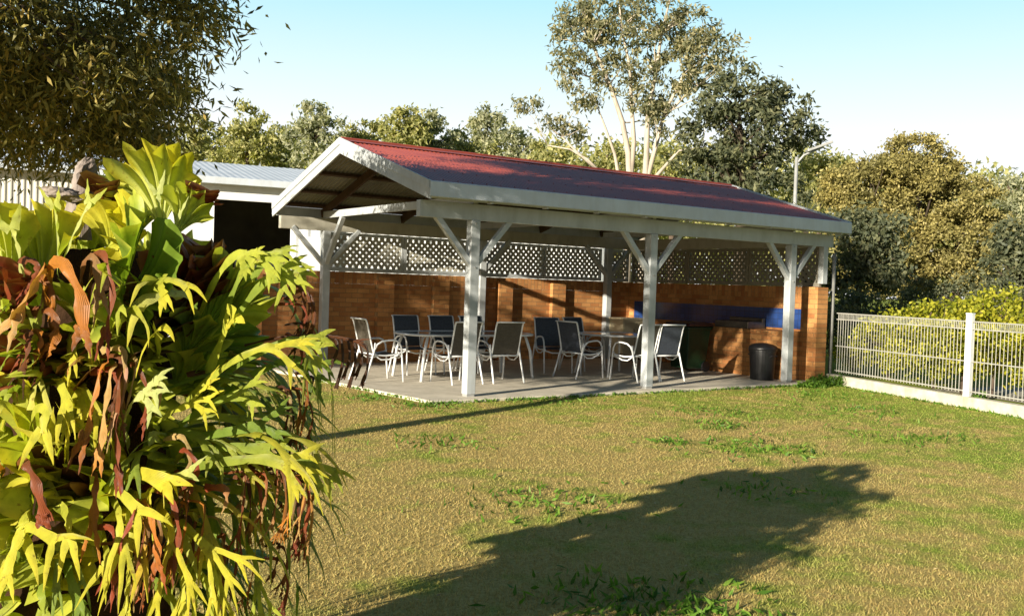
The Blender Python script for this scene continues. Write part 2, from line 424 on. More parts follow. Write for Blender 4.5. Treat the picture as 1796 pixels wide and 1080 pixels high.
def grass_mat():
    m, nt, bs, out = new_mat('grass_blade')
    g = N(nt, 'ShaderNodeNewGeometry'); v = coords(nt)
    dry = ramp(nt, g.outputs['Random Per Island'], [(0, (.33, .24, .08)), (.4, (.45, .34, .12)), (.8, (.53, .42, .17)), (1, (.36, .36, .10))])
    grn = ramp(nt, g.outputs['Random Per Island'], [(0, (.12, .19, .025)), (.5, (.25, .33, .05)), (.8, (.36, .40, .085)), (1, (.42, .37, .12))])
    big = noise(nt, v, .45, 5, .65); mid = noise(nt, v, 2.6, 5, .65)
    k = N(nt, 'ShaderNodeMath', operation='ADD'); nt.links.new(big, k.inputs[0]); nt.links.new(mid, k.inputs[1])
    k2 = N(nt, 'ShaderNodeMath', operation='MULTIPLY'); k2.inputs[1].default_value = .5; 
    spx = N(nt, 'ShaderNodeSeparateXYZ'); nt.links.new(v, spx.inputs[0])
    gx = N(nt, 'ShaderNodeMath', operation='MULTIPLY_ADD'); gx.inputs[1].default_value = .020; gx.inputs[2].default_value = -.025
    nt.links.new(spx.outputs['X'], gx.inputs[0])
    kk = N(nt, 'ShaderNodeMath', operation='ADD'); nt.links.new(k.outputs[0], kk.inputs[0]); nt.links.new(gx.outputs[0], kk.inputs[1])
    nt.links.new(kk.outputs[0], k2.inputs[0])
    c = mixc(nt, ramp(nt, k2.outputs[0], [(.455, (0, 0, 0)), (.575, (1, 1, 1))]), dry, grn)
    nt.links.new(c, bs.inputs['Base Color']); bs.inputs['Roughness'].default_value = .7; bs.inputs['Specular IOR Level'].default_value = .15
    tr = N(nt, 'ShaderNodeBsdfTranslucent'); nt.links.new(c, tr.inputs[0])
    mx = N(nt, 'ShaderNodeMixShader'); mx.inputs[0].default_value = .35
    nt.links.new(bs.outputs[0], mx.inputs[1]); nt.links.new(tr.outputs[0], mx.inputs[2]); nt.links.new(mx.outputs[0], out.inputs[0])
    return m
M['grass'] = grass_mat()
V, Fq = grass()
tag(raw_mesh('grass', V, Fq, M['grass']), 'short patchy grass blades over the lawn', 'grass', kind='stuff')

# ------------------------------------------------------------------ picnic shelter
S, D, PX = 3.249, 5.078, .14
sh = thing('picnic_shelter', 'open picnic shelter with red corrugated gable roof on white timber posts', 'shelter')
RZ, EZ, EY, RY = 3.665, 2.83, -.28, D/2           # ridge height, eave height, eave line, ridge line
SL = (RZ-EZ)/(RY-EY); X0, X1 = -.85, 7.62
def roof_z(y): return RZ - SL*abs(y-RY)

def sheet(front):
    m = MB(); pitch = .076; seg = 6; n = int((X1-X0)/pitch*seg)
    ys = [RY, EY] if front else [RY, D-EY]
    for side, off in ((0, 0), (1, -.004)):
        b = len(m.v)
        for i in range(n+1):
            x = X0+(X1-X0)*i/n
            z = .012*math.cos(2*math.pi*i/seg)+off
            for y in ys: m.v.append((x, y, roof_z(y)+z))
        for i in range(n):
            q = (b+2*i, b+2*i+1, b+2*i+3, b+2*i+2)
            if (not front) ^ bool(side): q = q[::-1]
            m.f.append(q); m.m.append(side)
    return m
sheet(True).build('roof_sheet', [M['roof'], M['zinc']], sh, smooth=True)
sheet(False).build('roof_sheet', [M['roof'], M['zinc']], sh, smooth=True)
def rcap(m):
    for s in (-1, 1):
        q = RY+s*.17
        m.beam((X0, RY+s*.085, roof_z(q)+.012+SL*.085+.012), (X1, RY+s*.085, roof_z(q)+.012+SL*.085+.012), .18, .006, (0, s*SL, 1))
    m.tube([(X0-.01, RY, RZ+.03), (X1+.01, RY, RZ+.03)], .022, 10)
one('ridge_cap', M['roof'], rcap, sh)
def screws(m):
    for t in (.12, .42, .70, .93):
        y = RY+(EY-RY)*t
        for i in range(37):
            x = X0+.076*round((.1+i*.228)/.076); m.tube([(x, y, roof_z(y)+.010), (x, y-.004, roof_z(y)+.020)], .008, 6)
rs_ = one('roof_screw', M['roof'], screws, sh); rs_['kind'] = 'stuff'
# purlins and rafters
for s in (0, 1):
    for t in (.12, .42, .70, .93):
        y = RY+(EY-RY)*t; y = y if s == 0 else D-y
        sg = -1 if s == 0 else 1
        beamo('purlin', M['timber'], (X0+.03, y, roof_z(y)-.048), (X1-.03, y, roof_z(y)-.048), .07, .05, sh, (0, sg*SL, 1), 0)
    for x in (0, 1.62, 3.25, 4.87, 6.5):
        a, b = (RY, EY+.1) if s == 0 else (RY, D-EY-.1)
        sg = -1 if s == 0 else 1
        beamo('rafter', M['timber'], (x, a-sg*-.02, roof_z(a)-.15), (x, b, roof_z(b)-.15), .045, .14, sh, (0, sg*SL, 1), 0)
for x in (-.79, 7.3):      # fly rafters beside the barges
    beamo('rafter', M['timber_raw'], (x, RY, RZ-.15), (x, -.02, roof_z(-.02)-.15), .045, .12, sh, (0, -SL, 1), 0)
# barge boards with capping
for x, sg in ((X0-.018, -1), (X1+.018, 1)):
    for s in (-1, 1):
        yb = EY-.05 if s < 0 else D-EY+.05
        up = (0, s*SL, 1)
        cb = roof_z(yb)
        o = one('barge_board', M['paint'], lambda m: m.add(
            [(x+dx, y, z+dz) for dx in (-.014, .014) for (y, z) in ((RY, RZ), (yb, cb)) for dz in (-.205, .035)],
            [(0,1,3,2),(4,6,7,5),(0,4,5,1),(2,3,7,6),(0,2,6,4),(1,5,7,3)]), sh, bevel=.003)
        one('barge_capping', M['paint'], lambda m: m.add(
            [(x+dx, y, z+dz) for dx in ((-.03, -.0145) if sg < 0 else (.0145, .03)) for (y, z) in ((RY, RZ), (yb, cb)) for dz in (-.07, .042)],
            [(0,1,3,2),(4,6,7,5),(0,4,5,1),(2,3,7,6),(0,2,6,4),(1,5,7,3)]), o, bevel=.002)
# gutters and fascias
for ya, yi, in ((-.345, -.225), (D+.345, D+.225)):
    def gut(m):
        lo, hi = min(ya, yi), max(ya, yi)
        t = .004; a, b = X0-.03, X1+.05
        m.box((a, lo, 2.645), (b, hi, 2.649)); m.box((a, ya-.004 if ya < 0 else ya, 2.649), (b, ya if ya < 0 else ya+.004, 2.835))
        m.box((a, yi-.002, 2.649), (b, yi+.002, 2.80)); m.box((a, lo, 2.65), (a+t, hi, 2.83)); m.box((b-t, lo, 2.65), (b, hi, 2.83))
        y2 = ya+.012 if ya < 0 else ya-.012
        m.tube([(a, y2-.0, 2.838), (b, y2, 2.838)], .011, 8)
    one('gutter', M['gutter'], gut, sh, bevel=.002)
    yf = yi+.014*(1 if ya < 0 else -1)
    boxo('fascia', M['paint'], (X0, yf-.011, 2.63), (X1, yf+.011, 2.80), sh)
for i in range(9):
    x = .1+i*.92; boxo('gutter_bracket', M['paint'], (x-.02, -.30, 2.615), (x+.02, -.19, 2.643), sh, .002)
# beams
boxo('beam', M['paint'], (-.86, -.055, 2.40), (7.56, .055, 2.62), sh)
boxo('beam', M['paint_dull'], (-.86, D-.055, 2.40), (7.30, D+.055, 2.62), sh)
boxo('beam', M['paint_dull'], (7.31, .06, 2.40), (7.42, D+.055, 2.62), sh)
for x in (0, S, 2*S):
    boxo('tie_beam', M['paint'], (x-.035, -.05, 2.625), (x+.035, D+.05, 2.745), sh)
# posts and braces
h = PX/2
for x in (0, S, 2*S):
    p = boxo('post', M['paint'], (x-h, -h, .03), (x+h, h, 2.398), sh, .008)
    one('post_base', M['grey_steel'], lambda m: m.box((x-h+.01, -h+.01, 0), (x+h-.01, h-.01, .029)), p)
    for bz in (1.76, 2.36):
        one('bolt', M['grey_steel'], lambda m: m.tube([(x, -h-.012, bz), (x, -h+.01, bz)], .013, 8), p)
    for s in (-1, 1):
        beamo('brace', M['paint'], (x+s*.04, -.002, 1.80), (x+s*.60, -.002, 2.44), .075, .085, sh, (0, 1, 0))
for x in (0, 3.33, 6.58):
    boxo('post', M['paint'], (x-h, D-.02-h, 0), (x+h, D-.02+h, 2.398), sh, .008)
    for s in (-1, 1):
        beamo('brace', M['paint'], (x+s*.04, D-.03, 1.80), (x+s*.64, D-.03, 2.44), .075, .085, sh, (0, 1, 0))
beamo('brace', M['paint'], (0, D-.06, 1.82), (0, D-.74, 2.63), .075, .085, sh, (1, 0, 0))
boxo('post', M['paint'], (7.30, -.06, 1.74), (7.42, .05, 2.398), sh)

# lattice screens above the wall
def lattice(nm, u0, u1, z0, z1, axis, c, label=None):
    """slats at 45 degrees in two layers, clipped to the panel"""
    m = MB(); wd = .054; pit = .128; th = .007
    for sg, lay in ((1, -.006), (-1, .006)):
        H = z1-z0; k0 = u0 - H if sg > 0 else u0
        u = k0
        while u < u1 + (0 if sg > 0 else H):
            # slat: from (u,z0) rising with slope sg
            a, b = (u, z0), (u+sg*H, z1)
            t0, t1 = 0., 1.
            lo = (u0-a[0])/(b[0]-a[0]); hi = (u1-a[0])/(b[0]-a[0])
            t0 = max(t0, min(lo, hi)); t1 = min(t1, max(lo, hi))
            if t1-t0 > .03:
                P = [(a[0]+(b[0]-a[0])*t, z0+H*t) for t in (t0, t1)]
                if axis == 'x': q = [(P[0][0], c+lay, P[0][1]), (P[1][0], c+lay, P[1][1])]; up = (0, 1, 0)
                else: q = [(c+lay, P[0][0], P[0][1]), (c+lay, P[1][0], P[1][1])]; up = (1, 0, 0)
                m.beam(q[0], q[1], wd, th, up)
            u += pit
    o = m.build('lattice_panel', M['paint_dull'] if axis == 'x' else M['paint_shaded'], sh)
    def fr(m):
        for (a0, a1, b0, b1) in ((u0-.035, u1+.035, z0-.075, z0), (u0-.035, u1+.035, z1, z1+.06), (u0-.035, u0+.02, z0, z1), (u1-.02, u1+.035, z0, z1)):
            if axis == 'x': m.box((a0, c-.03, b0), (a1, c+.03, b1))
            else: m.box((c-.03, a0, b0), (c+.03, a1, b1))
    one('frame', M['paint_shaded'] if axis == 'y' else M['paint'], fr, o, bevel=.003)
for a, b in ((.08, 1.62), (1.70, 3.24), (3.45, 4.92), (5.0, 6.48), (6.68, 7.26)):
    lattice('p', a, b, 1.76, 2.335, 'x', D+.15)
for a, b in ((.09, 1.70), (1.78, 3.38), (3.46, 5.14)):
    lattice('p', a, b, 1.76, 2.335, 'y', 7.38)

# ------------------------------------------------------------------ brick walls
bw = thing('brick_wall', 'long orange brick wall with piers along the back of the shelter', 'brick wall', (0, 0, 0))
boxo('wall', M['brick_x'], (-2.6, 5.2, -.1), (7.45, 5.31, 1.462), bw, 0)
boxo('wall_cap', M['brick_sx'], (-2.6, 5.197, 1.463), (7.45, 5.313, 1.678), bw, 0)
for x in (-1.3, 1.25, 2.45, 3.95, 5.3):
    def pier(m): m.box((x-.17, 5.09, -.02), (x+.17, 5.196, 1.60))
    one('pier', M['brick_x'], pier, bw)
ew = thing('brick_wall', 'short brick end wall with a blue tiled strip above the barbecue bench', 'brick wall', (0, 0, 0))
boxo('wall', M['brick_y'], (7.34, .30, -.1), (7.45, 5.196, 1.462), ew, 0)
boxo('wall_cap', M['brick_sy'], (7.338, .30, 1.463), (7.452, 5.194, 1.678), ew, 0)
def endpier(m): m.box((7.18, -.06, -.1), (7.46, .297, 1.678))
one('pier', M['brick_y'], endpier, ew)
one('splashback', M['blue'], lambda m: m.box((7.322, .32, .905), (7.337, 5.0, 1.27)), ew)
bb = thing('barbecue_bench', 'brick barbecue bench against the end wall of the shelter', 'bench', (0, 0, 0))
boxo('base', M['brick_y'], (6.78, .30, -.02), (7.318, 2.12, .80), bb, 0)
boxo('counter', M['brick_sy'], (6.765, .302, .802), (7.32, 2.14, .865), bb, .004)
hp = thing('hotplate', 'grey steel barbecue hotplate on the brick bench', 'hotplate', (7.04, 1.62, .866))
boxo('body', M['steel'], (-.24, -.42, 0), (.24, .42, .13), hp, .012)
boxo('rim', M['steel'], (.16, -.42, .131), (.24, .42, .20), hp, .01)
cu = thing('cupboard', 'low cream cupboard in the corner beside the brick wall', 'cupboard', (6.98, 4.78, 0))
boxo('body', M['cream'], (-.36, -.24, .05), (.30, .24, .86), cu, .006)
boxo('top', M['cream'], (-.39, -.27, .862), (.32, .25, .905), cu, .006)
boxo('plinth', M['timber'], (-.33, -.21, 0), (.28, .22, .048), cu, 0)
for yy in (-.18, .16):
    pass
d1 = boxo('door', M['cream'], (-.34, -.256, .09), (-.04, -.242, .82), cu, .004)
one('handle', M['steel'], lambda m: m.tube([(-.08, -.262, .55), (-.08, -.285, .56), (-.08, -.285, .66), (-.08, -.262, .67)], .006), d1)
d2 = boxo('door', M['cream'], (-.02, -.256, .09), (.28, -.242, .82), cu, .004)
one('handle', M['steel'], lambda m: m.tube([(.02, -.262, .55), (.02, -.285, .56), (.02, -.285, .66), (.02, -.262, .67)], .006), d2)

# ------------------------------------------------------------------ bins
gb = thing('wheelie_bin', 'dark green wheelie bin with a maroon lid beside the brick bench', 'bin', (6.30, 2.22, 0), R(0))
def gbody(m):
    b = [(-.24,-.22,.06),(.24,-.22,.06),(.24,.22,.06),(-.24,.22,.06)]; t = [(-.30,-.29,.86),(.30,-.29,.86),(.30,.29,.86),(-.30,.29,.86)]
    m.add(b+t, [(3,2,1,0),(4,5,6,7),(0,1,5,4),(1,2,6,5),(2,3,7,6),(3,0,4,7)])
    m.box((-.32, -.31, .80), (.32, .31, .862))
one('body', M['green_plastic'], gbody, gb, bevel=.02)
def glid(m):
    P = [(-.33,.87),(-.31,.92),(-.12,.955),(.12,.955),(.31,.92),(.33,.87)]
    n = len(P); m.add([(x, -.33, z) for x, z in P]+[(x, .33, z) for x, z in P], [tuple(range(n)), tuple(range(2*n-1, n-1, -1))]+[(i, n+i, n+(i+1) % n, (i+1) % n) for i in range(n)])
one('lid', M['maroon'], glid, gb, bevel=.012)
one('handle', M['green_plastic'], lambda m: m.tube([(.33, -.24, .84), (.39, -.24, .86), (.39, .24, .86), (.33, .24, .84)], .014), gb)
for yy in (-.25, .25):
    wv = MB(); n = 16
    wv.tube([(.22, yy-.02, .1), (.22, yy+.02, .1)], .1, 18); wv.build('wheel', M['black'], gb)
kb = thing('rubbish_bin', 'round black rubbish bin with domed lid in front of the brick bench', 'bin', (6.44, .50, 0))
one('body', M['black'], lambda m: m.lathe([(.20, 0), (.205, .02), (.235, .50), (.25, .505), (.25, .53)], 28), kb, smooth=False)
one('lid', M['black'], lambda m: m.lathe([(.255, .531), (.255, .555), (.235, .60), (.17, .635), (.08, .652), (.02, .655)], 28), kb, smooth=True)
for s in (-1, 1):
    one('handle', M['black'], lambda m: m.tube([(-.07, s*.235, .42), (-.07, s*.275, .44), (.07, s*.275, .44), (.07, s*.235, .42)], .01), kb)

# ------------------------------------------------------------------ chairs: local +y is the way the sitter faces
def make_chair(name, label, sling):
    t = thing(name, label, 'chair', group='sling chairs around the tables')
    seat = MB(); k = 9
    pts = [(-.20, .435), (-.13, .415), (0, .405), (.12, .412), (.21, .43), (.245, .42)]
    def strip(m, P, x0, x1, th=.006):
        n = len(P); V = []
        for (y, z) in P: V += [(x0, y, z), (x1, y, z)]
        for (y, z) in P: V += [(x0, y, z-th), (x1, y, z-th)]
        Fs = []
        for i in range(n-1):
            Fs += [(2*i, 2*i+1, 2*i+3, 2*i+2), (2*n+2*i+2, 2*n+2*i+3, 2*n+2*i+1, 2*n+2*i), (2*i, 2*i+2, 2*n+2*i+2, 2*n+2*i), (2*i+1, 2*n+2*i+1, 2*n+2*i+3, 2*i+3)]
        Fs += [(0, 2*n, 2*n+1, 1), (2*n-2, 2*n-1, 4*n-1, 4*n-2)]
        m.add(V, Fs)
    strip(seat, pts, -.225, .225); seat.build('seat', sling, t, smooth=False)
    back = MB(); bp = [(-.205, .45), (-.235, .58), (-.275, .74), (-.315, .89), (-.335, .945), (-.355, .955)]
    # the back panel rises behind the sitter
    n = len(bp); V = []
    for (y, z) in bp: V += [(-.225, y, z), (.225, y, z)]
    for (y, z) in bp: V += [(-.225, y-.006, z-.001), (.225, y-.006, z-.001)]
    Fs = []
    for i in range(n-1):
        Fs += [(2*i, 2*i+1, 2*i+3, 2*i+2), (2*n+2*i+2, 2*n+2*i+3, 2*n+2*i+1, 2*n+2*i), (2*i, 2*i+2, 2*n+2*i+2, 2*n+2*i), (2*i+1, 2*n+2*i+1, 2*n+2*i+3, 2*i+3)]
    back.add(V, Fs); back.build('backrest', sling, t)
    for s in (-1, 1):
        x = s*.238
        fr = MB(); fr.tube([(x, .25, .405), (x, .215, .43), (x, .12, .412), (x, 0, .403), (x, -.13, .413), (x, -.19, .432), (x, -.215, .48), (x, -.24, .58), (x, -.28, .74), (x, -.32, .89), (x, -.345, .95), (x, -.375, .955)], .0135, 8)
        fr.build('side_rail', M['frame'], t, smooth=True)
        rl = MB(); rl.tube([(s*.262, -.19, .60), (s*.265, -.20, .50), (s*.268, -.23, .40), (s*.272, -.30, .18), (s*.278, -.36, .0)], .0145, 8)
        fl = MB(); xa = s*.268
        fl.tube([(xa, .30, .0), (xa, .275, .25), (xa, .262, .42), (xa, .245, .54), (xa, .20, .615), (xa, .13, .64), (xa, .03, .638), (xa, -.08, .622), (xa, -.16, .575), (xa, -.20, .50)], .0145, 8)
        rl.build('leg', M['frame'], t, smooth=True)
        fl.build('leg', M['frame'], t, smooth=True)
        lp = MB(); lp.tube([(s*.25, .262, .47), (s*.25, .19, .40), (s*.25, .05, .345), (s*.25, -.08, .345), (s*.25, -.17, .40), (s*.25, -.21, .47)], .0115, 8)
        lp.build('arm_loop', M['frame'], t, smooth=True)
    cr = MB(); cr.tube([(-.265, -.205, .425), (.265, -.205, .425)], .0125, 8); cr.build('rear_rail', M['frame'], t, smooth=True)
    cr = MB(); cr.tube([(-.238, -.372, .955), (.238, -.372, .955)], .0115, 8); cr.build('top_rail', M['frame'], t, smooth=True)
    cr = MB(); cr.tube([(-.265, .262, .40), (-.12, .285, .36), (.12, .285, .36), (.265, .262, .40)], .0115, 8); cr.build('front_rail', M['frame'], t, smooth=True)
    return t
PI = math.pi
chairs = [
 (-.30, 2.18, -PI/2, 'b', 'dark sling chair at the left end of the long table, nearest the fern'),
 (.80, 3.10, PI, 'd', 'dark sling chair behind the long table, first from the left of three in a row'),
 (1.50, 3.10, PI, 'd', 'dark sling chair behind the long table, middle of three in a row'),
 (2.12, 3.08, PI+.08, 'd', 'dark sling chair behind the long table, half hidden by the front corner post'),
 (.74, 1.60, .03, 'b', 'dark sling chair in front of the long table, crossed by the front corner post'),
 (1.52, 1.60, -.05, 'b', 'brown sling chair with its back to the lawn, just right of the front corner post'),
 (3.42, 2.72, PI-.25, 'd', 'grey sling chair facing the lawn behind the gap between both tables'),
 (3.30, 1.76, -PI/2+.12, 'd', 'dark sling chair at the left end of the round table'),
 (4.30, 2.92, PI+.12, 'd', 'dark sling chair behind the round table, near the cream cupboard'),
 (3.92, 1.06, .08, 'b', 'dark sling chair in front of the round table, left of the middle front post'),
 (4.47, 1.06, -.04, 'd', 'dark sling chair with its back to the lawn, just right of the middle front post'),
]
protos = {}
for x, y, rz, kd, lab in chairs:
    if kd not in protos:
        c = protos[kd] = make_chair('sling_chair', lab, M['sling'] if kd == 'd' else M['sling_b'])
    else: c = copy_tree(protos[kd])
    c.location = (x, y, 0); c.rotation_euler = (0, 0, rz); c['label'] = lab

# ------------------------------------------------------------------ tables
t1 = thing('patio_table', 'long oval glass topped table with white legs behind the front corner post', 'table', (1.32, 2.32, 0), 0)
def oval(a, b, p, n=48):
    return [(a*math.copysign(abs(math.cos(t))**p, math.cos(t)), b*math.copysign(abs(math.sin(t))**p, math.sin(t))) for t in [2*PI*i/n for i in range(n)]]
def slabtop(m, P, z0, z1):
    n = len(P); m.add([(x, y, z0) for x, y in P]+[(x, y, z1) for x, y in P], [tuple(range(n-1, -1, -1)), tuple(range(n, 2*n))]+[(i, (i+1) % n, n+(i+1) % n, n+i) for i in range(n)])
def make_top(t, a, b, p):
    P = oval(a-.02, b-.02, p); top = one('table_top', M['glass'], lambda m: slabtop(m, P, .716, .724), t)
    Q = oval(a, b, p)+oval(a, b, p)[:1]
    one('rim', M['frame'], lambda m: m.tube([(x, y, .716) for x, y in Q], .018, 8), top, smooth=True)
make_top(t1, 1.16, .60, .55)
for sx in (-1, 1):
    for sy in (-1, 1):
        one('leg', M['frame'], lambda m: m.tube([(sx*.92, sy*.42, .70), (sx*1.0, sy*.46, .45), (sx*1.05, sy*.48, 0)], .024, 10), t1, smooth=True)
t2 = thing('patio_table', 'smaller round glass topped table with white legs behind the middle front post', 'table', (4.28, 2.02, 0), 0)
make_top(t2, .66, .60, .9)
for sx in (-1, 1):
    for sy in (-1, 1):
        one('leg', M['frame'], lambda m: m.tube([(sx*.42, sy*.38, .70), (sx*.46, sy*.41, .4), (sx*.52, sy*.46, 0)], .02, 10), t2, smooth=True)

# ------------------------------------------------------------------ fence
FA, FB, FC = Vector((7.62, -.12, 0)), Vector((6.62, -3.25, 0)), Vector((5.66, -6.25, 0))
kb_ = MB()
for a, b in ((FA+Vector((.02, .1, 0)), FB), (FB, FC)):
    d = (b-a).normalized(); kb_.beam((a.x, a.y, GZ+.05), (b.x, b.y, GZ+.05), .16, .24)
tag(kb_.build('kerb', M['kerb'], None, bevel=.01), 'low pale concrete kerb under the pool fence', 'kerb', kind='structure')
def fence_panel(a, b, label):
    t = thing('pool_fence', label, 'fence', a, 0, 'white tubular pool fence panels')
    d = b-a; L = d.length; u = d/L
    def rail(z, r):
        return lambda m: m.tube([u*.04+Vector((0, 0, z)), u*(L-.04)+Vector((0, 0, z))], r, 8)
    for z, r in ((1.225, .010), (1.115, .009), (.64, .009), (.20, .010)):
        one('rail', M['fence'], rail(z, r), t)
    n = int((L-.12)/.072)
    def bars(m):
        for i in range(n):
            p = u*(.09+i*.072)
            m.tube([p+Vector((0, 0, .17)), p+Vector((0, 0, 1.225))], .005, 6)
            q = p+u*.036
            m.tube([q+Vector((0, 0, 1.115)), q+Vector((0, 0, 1.225))], .004, 6)
    o = one('picket', M['fence'], bars, t); o['kind'] = 'stuff'
    return t
fence_panel(FA, FB, 'white tubular pool fence panel between brick wall and white post')
fence_panel(FB, FC, 'white tubular pool fence panel running out of frame at right')
for p, lab in ((FB, 'thick white fence post joining the two pool fence panels'),):
    t = thing('fence_post', lab, 'fence post', p)
    one('post', M['frame'], lambda m: m.box((-.045, -.045, GZ), (.045, .045, 1.33)), t, bevel=.006)
    one('cap', M['frame'], lambda m: m.box((-.05, -.05, 1.331), (.05, .05, 1.35)), t, bevel=.006)
mp = thing('metal_pole', 'thin grey metal pole at the brick wall end where the fence starts', 'pole', (7.70, .02, GZ))
one('shaft', M['pole'], lambda m: m.tube([(0, 0, 0), (0, 0, 2.35)], .032, 12), mp, smooth=True)
one('base_plate', M['grey_steel'], lambda m: m.box((-.07, -.07, 0), (.07, .07, .012)), mp)

# ------------------------------------------------------------------ shed
A = Vector((-8.0, 14.35, 0)); Bp = Vector((11.5, 10.9, 0)); e1 = (Bp-A).normalized(); ang = math.atan2(e1.y, e1.x)
LS = (Bp-A).length
shd = thing('storage_shed', 'long white metal storage shed with dark open bay behind the shelter', 'shed', A, ang)
EH = 3.92
def sx_of(px): pass
xo0, xo1 = 8.45, 10.35         # opening
def ribbed(m, x0, x1, z0, z1, pitch=.2, dep=.03):
    n = int((x1-x0)/pitch*4); V = []
    for i in range(n+1):
        x = x0+(x1-x0)*i/n; y = -dep if i % 4 in (1, 2) else 0
        V += [(x, y, z0), (x, y, z1)]
    m.add(V, [(2*i, 2*i+2, 2*i+3, 2*i+1) for i in range(n)])
one('ribbed_wall', M['shed_rib'], lambda m: ribbed(m, 0, 6.6, GZ, EH-.02, .13, .02), shd)
boxo('wall', M['shed'], (6.61, -.05, GZ), (xo0, .05, EH-.02), shd, 0)
boxo('header', M['shed'], (xo0+.003, -.06, 3.42), (xo1-.003, .05, EH-.02), shd, 0)
one('wall', M['shed'], lambda m: ribbed(m, xo1, LS, GZ, EH-.02, .3, .025), shd)
boxo('roller_door', M['shed'], (xo1+.25, -.085, GZ), (xo1+1.1, -.035, 2.6), shd, .004)
boxo('downpipe', M['gutter'], (xo1+1.18, -.11, GZ), (xo1+1.27, -.035, EH-.1), shd, .01)
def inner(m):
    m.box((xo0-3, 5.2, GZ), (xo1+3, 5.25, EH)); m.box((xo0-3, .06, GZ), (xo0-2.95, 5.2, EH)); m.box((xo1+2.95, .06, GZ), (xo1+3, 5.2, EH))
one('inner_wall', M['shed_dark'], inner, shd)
boxo('partition', M['grey_steel'], (xo0+.7, 1.2, GZ), (xo1+.5, 1.25, 1.95), shd, 0)
RD, RH = 5.6, 1.0
def sroof(m):
    n = int((LS+.6)/.19*4); V = []
    for i in range(n+1):
        x = -.3+(LS+.6)*i/n; dz = .008 if i % 4 in (1, 2) else 0
        V += [(x, -.25, EH+.03+dz), (x, RD, EH+.03+RH+dz), (x, 2*RD, EH+.03+dz)]
    F_ = []
    for i in range(n): F_ += [(3*i, 3*i+3, 3*i+4, 3*i+1), (3*i+1, 3*i+4, 3*i+5, 3*i+2)]
    m.add(V, F_)
one('roof', M['shed_roof'], sroof, shd)
boxo('gutter', M['gutter'], (-.3, -.37, EH-.14), (LS+.3, -.252, EH+.03), shd, .01)

# ------------------------------------------------------------------ street light
sl = thing('street_light', 'tall grey street light with angled solar lamp head behind the roof', 'street light', (21.15, 12.2, GZ), 0)
one('pole', M['grey_steel'], lambda m: m.tube([(0, 0, 0), (0, 0, 6.55)], [.085, .06], 12), sl, smooth=True)
ax = Vector((.83, -.56, 0))
one('arm', M['grey_steel'], lambda m: m.tube([(0, 0, 6.3), ax*.25+Vector((0, 0, 6.62)), ax*.95+Vector((0, 0, 6.95))], .04, 8), sl, smooth=True)
lh = one('lamp_head', M['grey_steel'], lambda m: m.beam(ax*.35+Vector((0, 0, 6.78)), ax*1.25+Vector((0, 0, 7.13)), .34, .09), sl, bevel=.02)

# ------------------------------------------------------------------ trees
LM = {
 'gum': leaf_mat('gum_leaf', [(0, (.13, .145, .09)), (.5, (.25, .245, .15)), (1, (.42, .375, .23))], .4),
 'gum_far': leaf_mat('far_gum_leaf', [(0, (.17, .185, .075)), (.5, (.36, .36, .14)), (1, (.52, .48, .23))], .42),
 'gum_far_b': leaf_mat('far_gum_leaf_grey', [(0, (.20, .22, .16)), (.5, (.36, .37, .25)), (1, (.50, .49, .35))], .42),
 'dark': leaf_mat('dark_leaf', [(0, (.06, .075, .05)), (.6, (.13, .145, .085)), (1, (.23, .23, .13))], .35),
 'olive': leaf_mat('olive_leaf', [(0, (.14, .125, .045)), (.5, (.28, .245, .085)), (1, (.42, .36, .15))], .25),
 'bush': leaf_mat('yellow_bush_leaf', [(0, (.13, .16, .012)), (.5, (.36, .36, .03)), (1, (.55, .50, .06))], .4),
 'near': leaf_mat('near_tree_leaf', [(0, (.07, .075, .032)), (.45, (.18, .175, .065)), (.8, (.33, .29, .10)), (1, (.50, .36, .12))], .4),
 'weed': leaf_mat('weed_leaf', [(0, (.05, .12, .012)), (.6, (.12, .24, .03)), (1, (.2, .32, .05))], .4),
}
def tree(name, label, base, blobs, sub, per, sig, leaf, L, W, trunks, bark, group=None, hang=.4, limbs=14, shell=.55, cat='tree', lr=.05):
    t = thing(name, label, cat, base, 0, group)
    b = np.array(base)
    C, Sx, O = clump_points(blobs, sub, per, sig, shell)
    Vv, Ff = leaf_cards(C, L, W, hang, O, .5)
    raw_mesh('crown', Vv-b, Ff, leaf, t)
    m = MB()
    ends = []
    for pts, r_0, r_1 in trunks:
        P = [Vector(p)-Vector(base) for p in pts]
        k = len(P)
        m.tube(P, [r_0+(r_1-r_0)*i/(k-1) for i in range(k)], 8)
        for i in range(max(1, k//3), k): ends.append((P[i], r_0+(r_1-r_0)*i/(k-1)))
    idx = rng.permutation(len(Sx))[:limbs]
    for i in idx:
        q = Vector(Sx[i])-Vector(base)
        e, re = min(ends, key=lambda z: (z[0]-q).length + (0 if z[0].z < q.z else 1.5))
        branch(m, e, q, min(re*.7, lr), .012, .1, 5, 5)
    if m.v: m.build('trunk', bark, t, smooth=True)
    return t

def V3(*a): return tuple(a)
# camera-aligned frame for laying out the far trees on the ground plan
def plan(right, fwd, z): return (-6.886+.829*right+.559*fwd, -11.2126-.559*right+.829*fwd, z)

# near tree, upper left
nb = [((-6.4, -.4, 3.95), (1.5, 1.5, .8), 1.1), ((-5.1, -.3, 3.45), (1.15, 1.3, .45), .8), ((-4.5, -1.2, 4.05), (.55, .7, .4), .4), ((-7.4, -.2, 3.5), (1.5, 1.3, .8), 1.1),
      ((-6.3, .6, 3.15), (1.4, 1.2, .45), .8), ((-5.1, .9, 3.15), (1.2, 1.0, .42), .5), ((-4.6, .3, 3.7), (.8, .9, .5), .45), ((-8.2, -1.5, 3.6), (1.3, 1.3, .8), .7), ((-4.5, .1, 3.1), (.5, .6, .3), .25)]
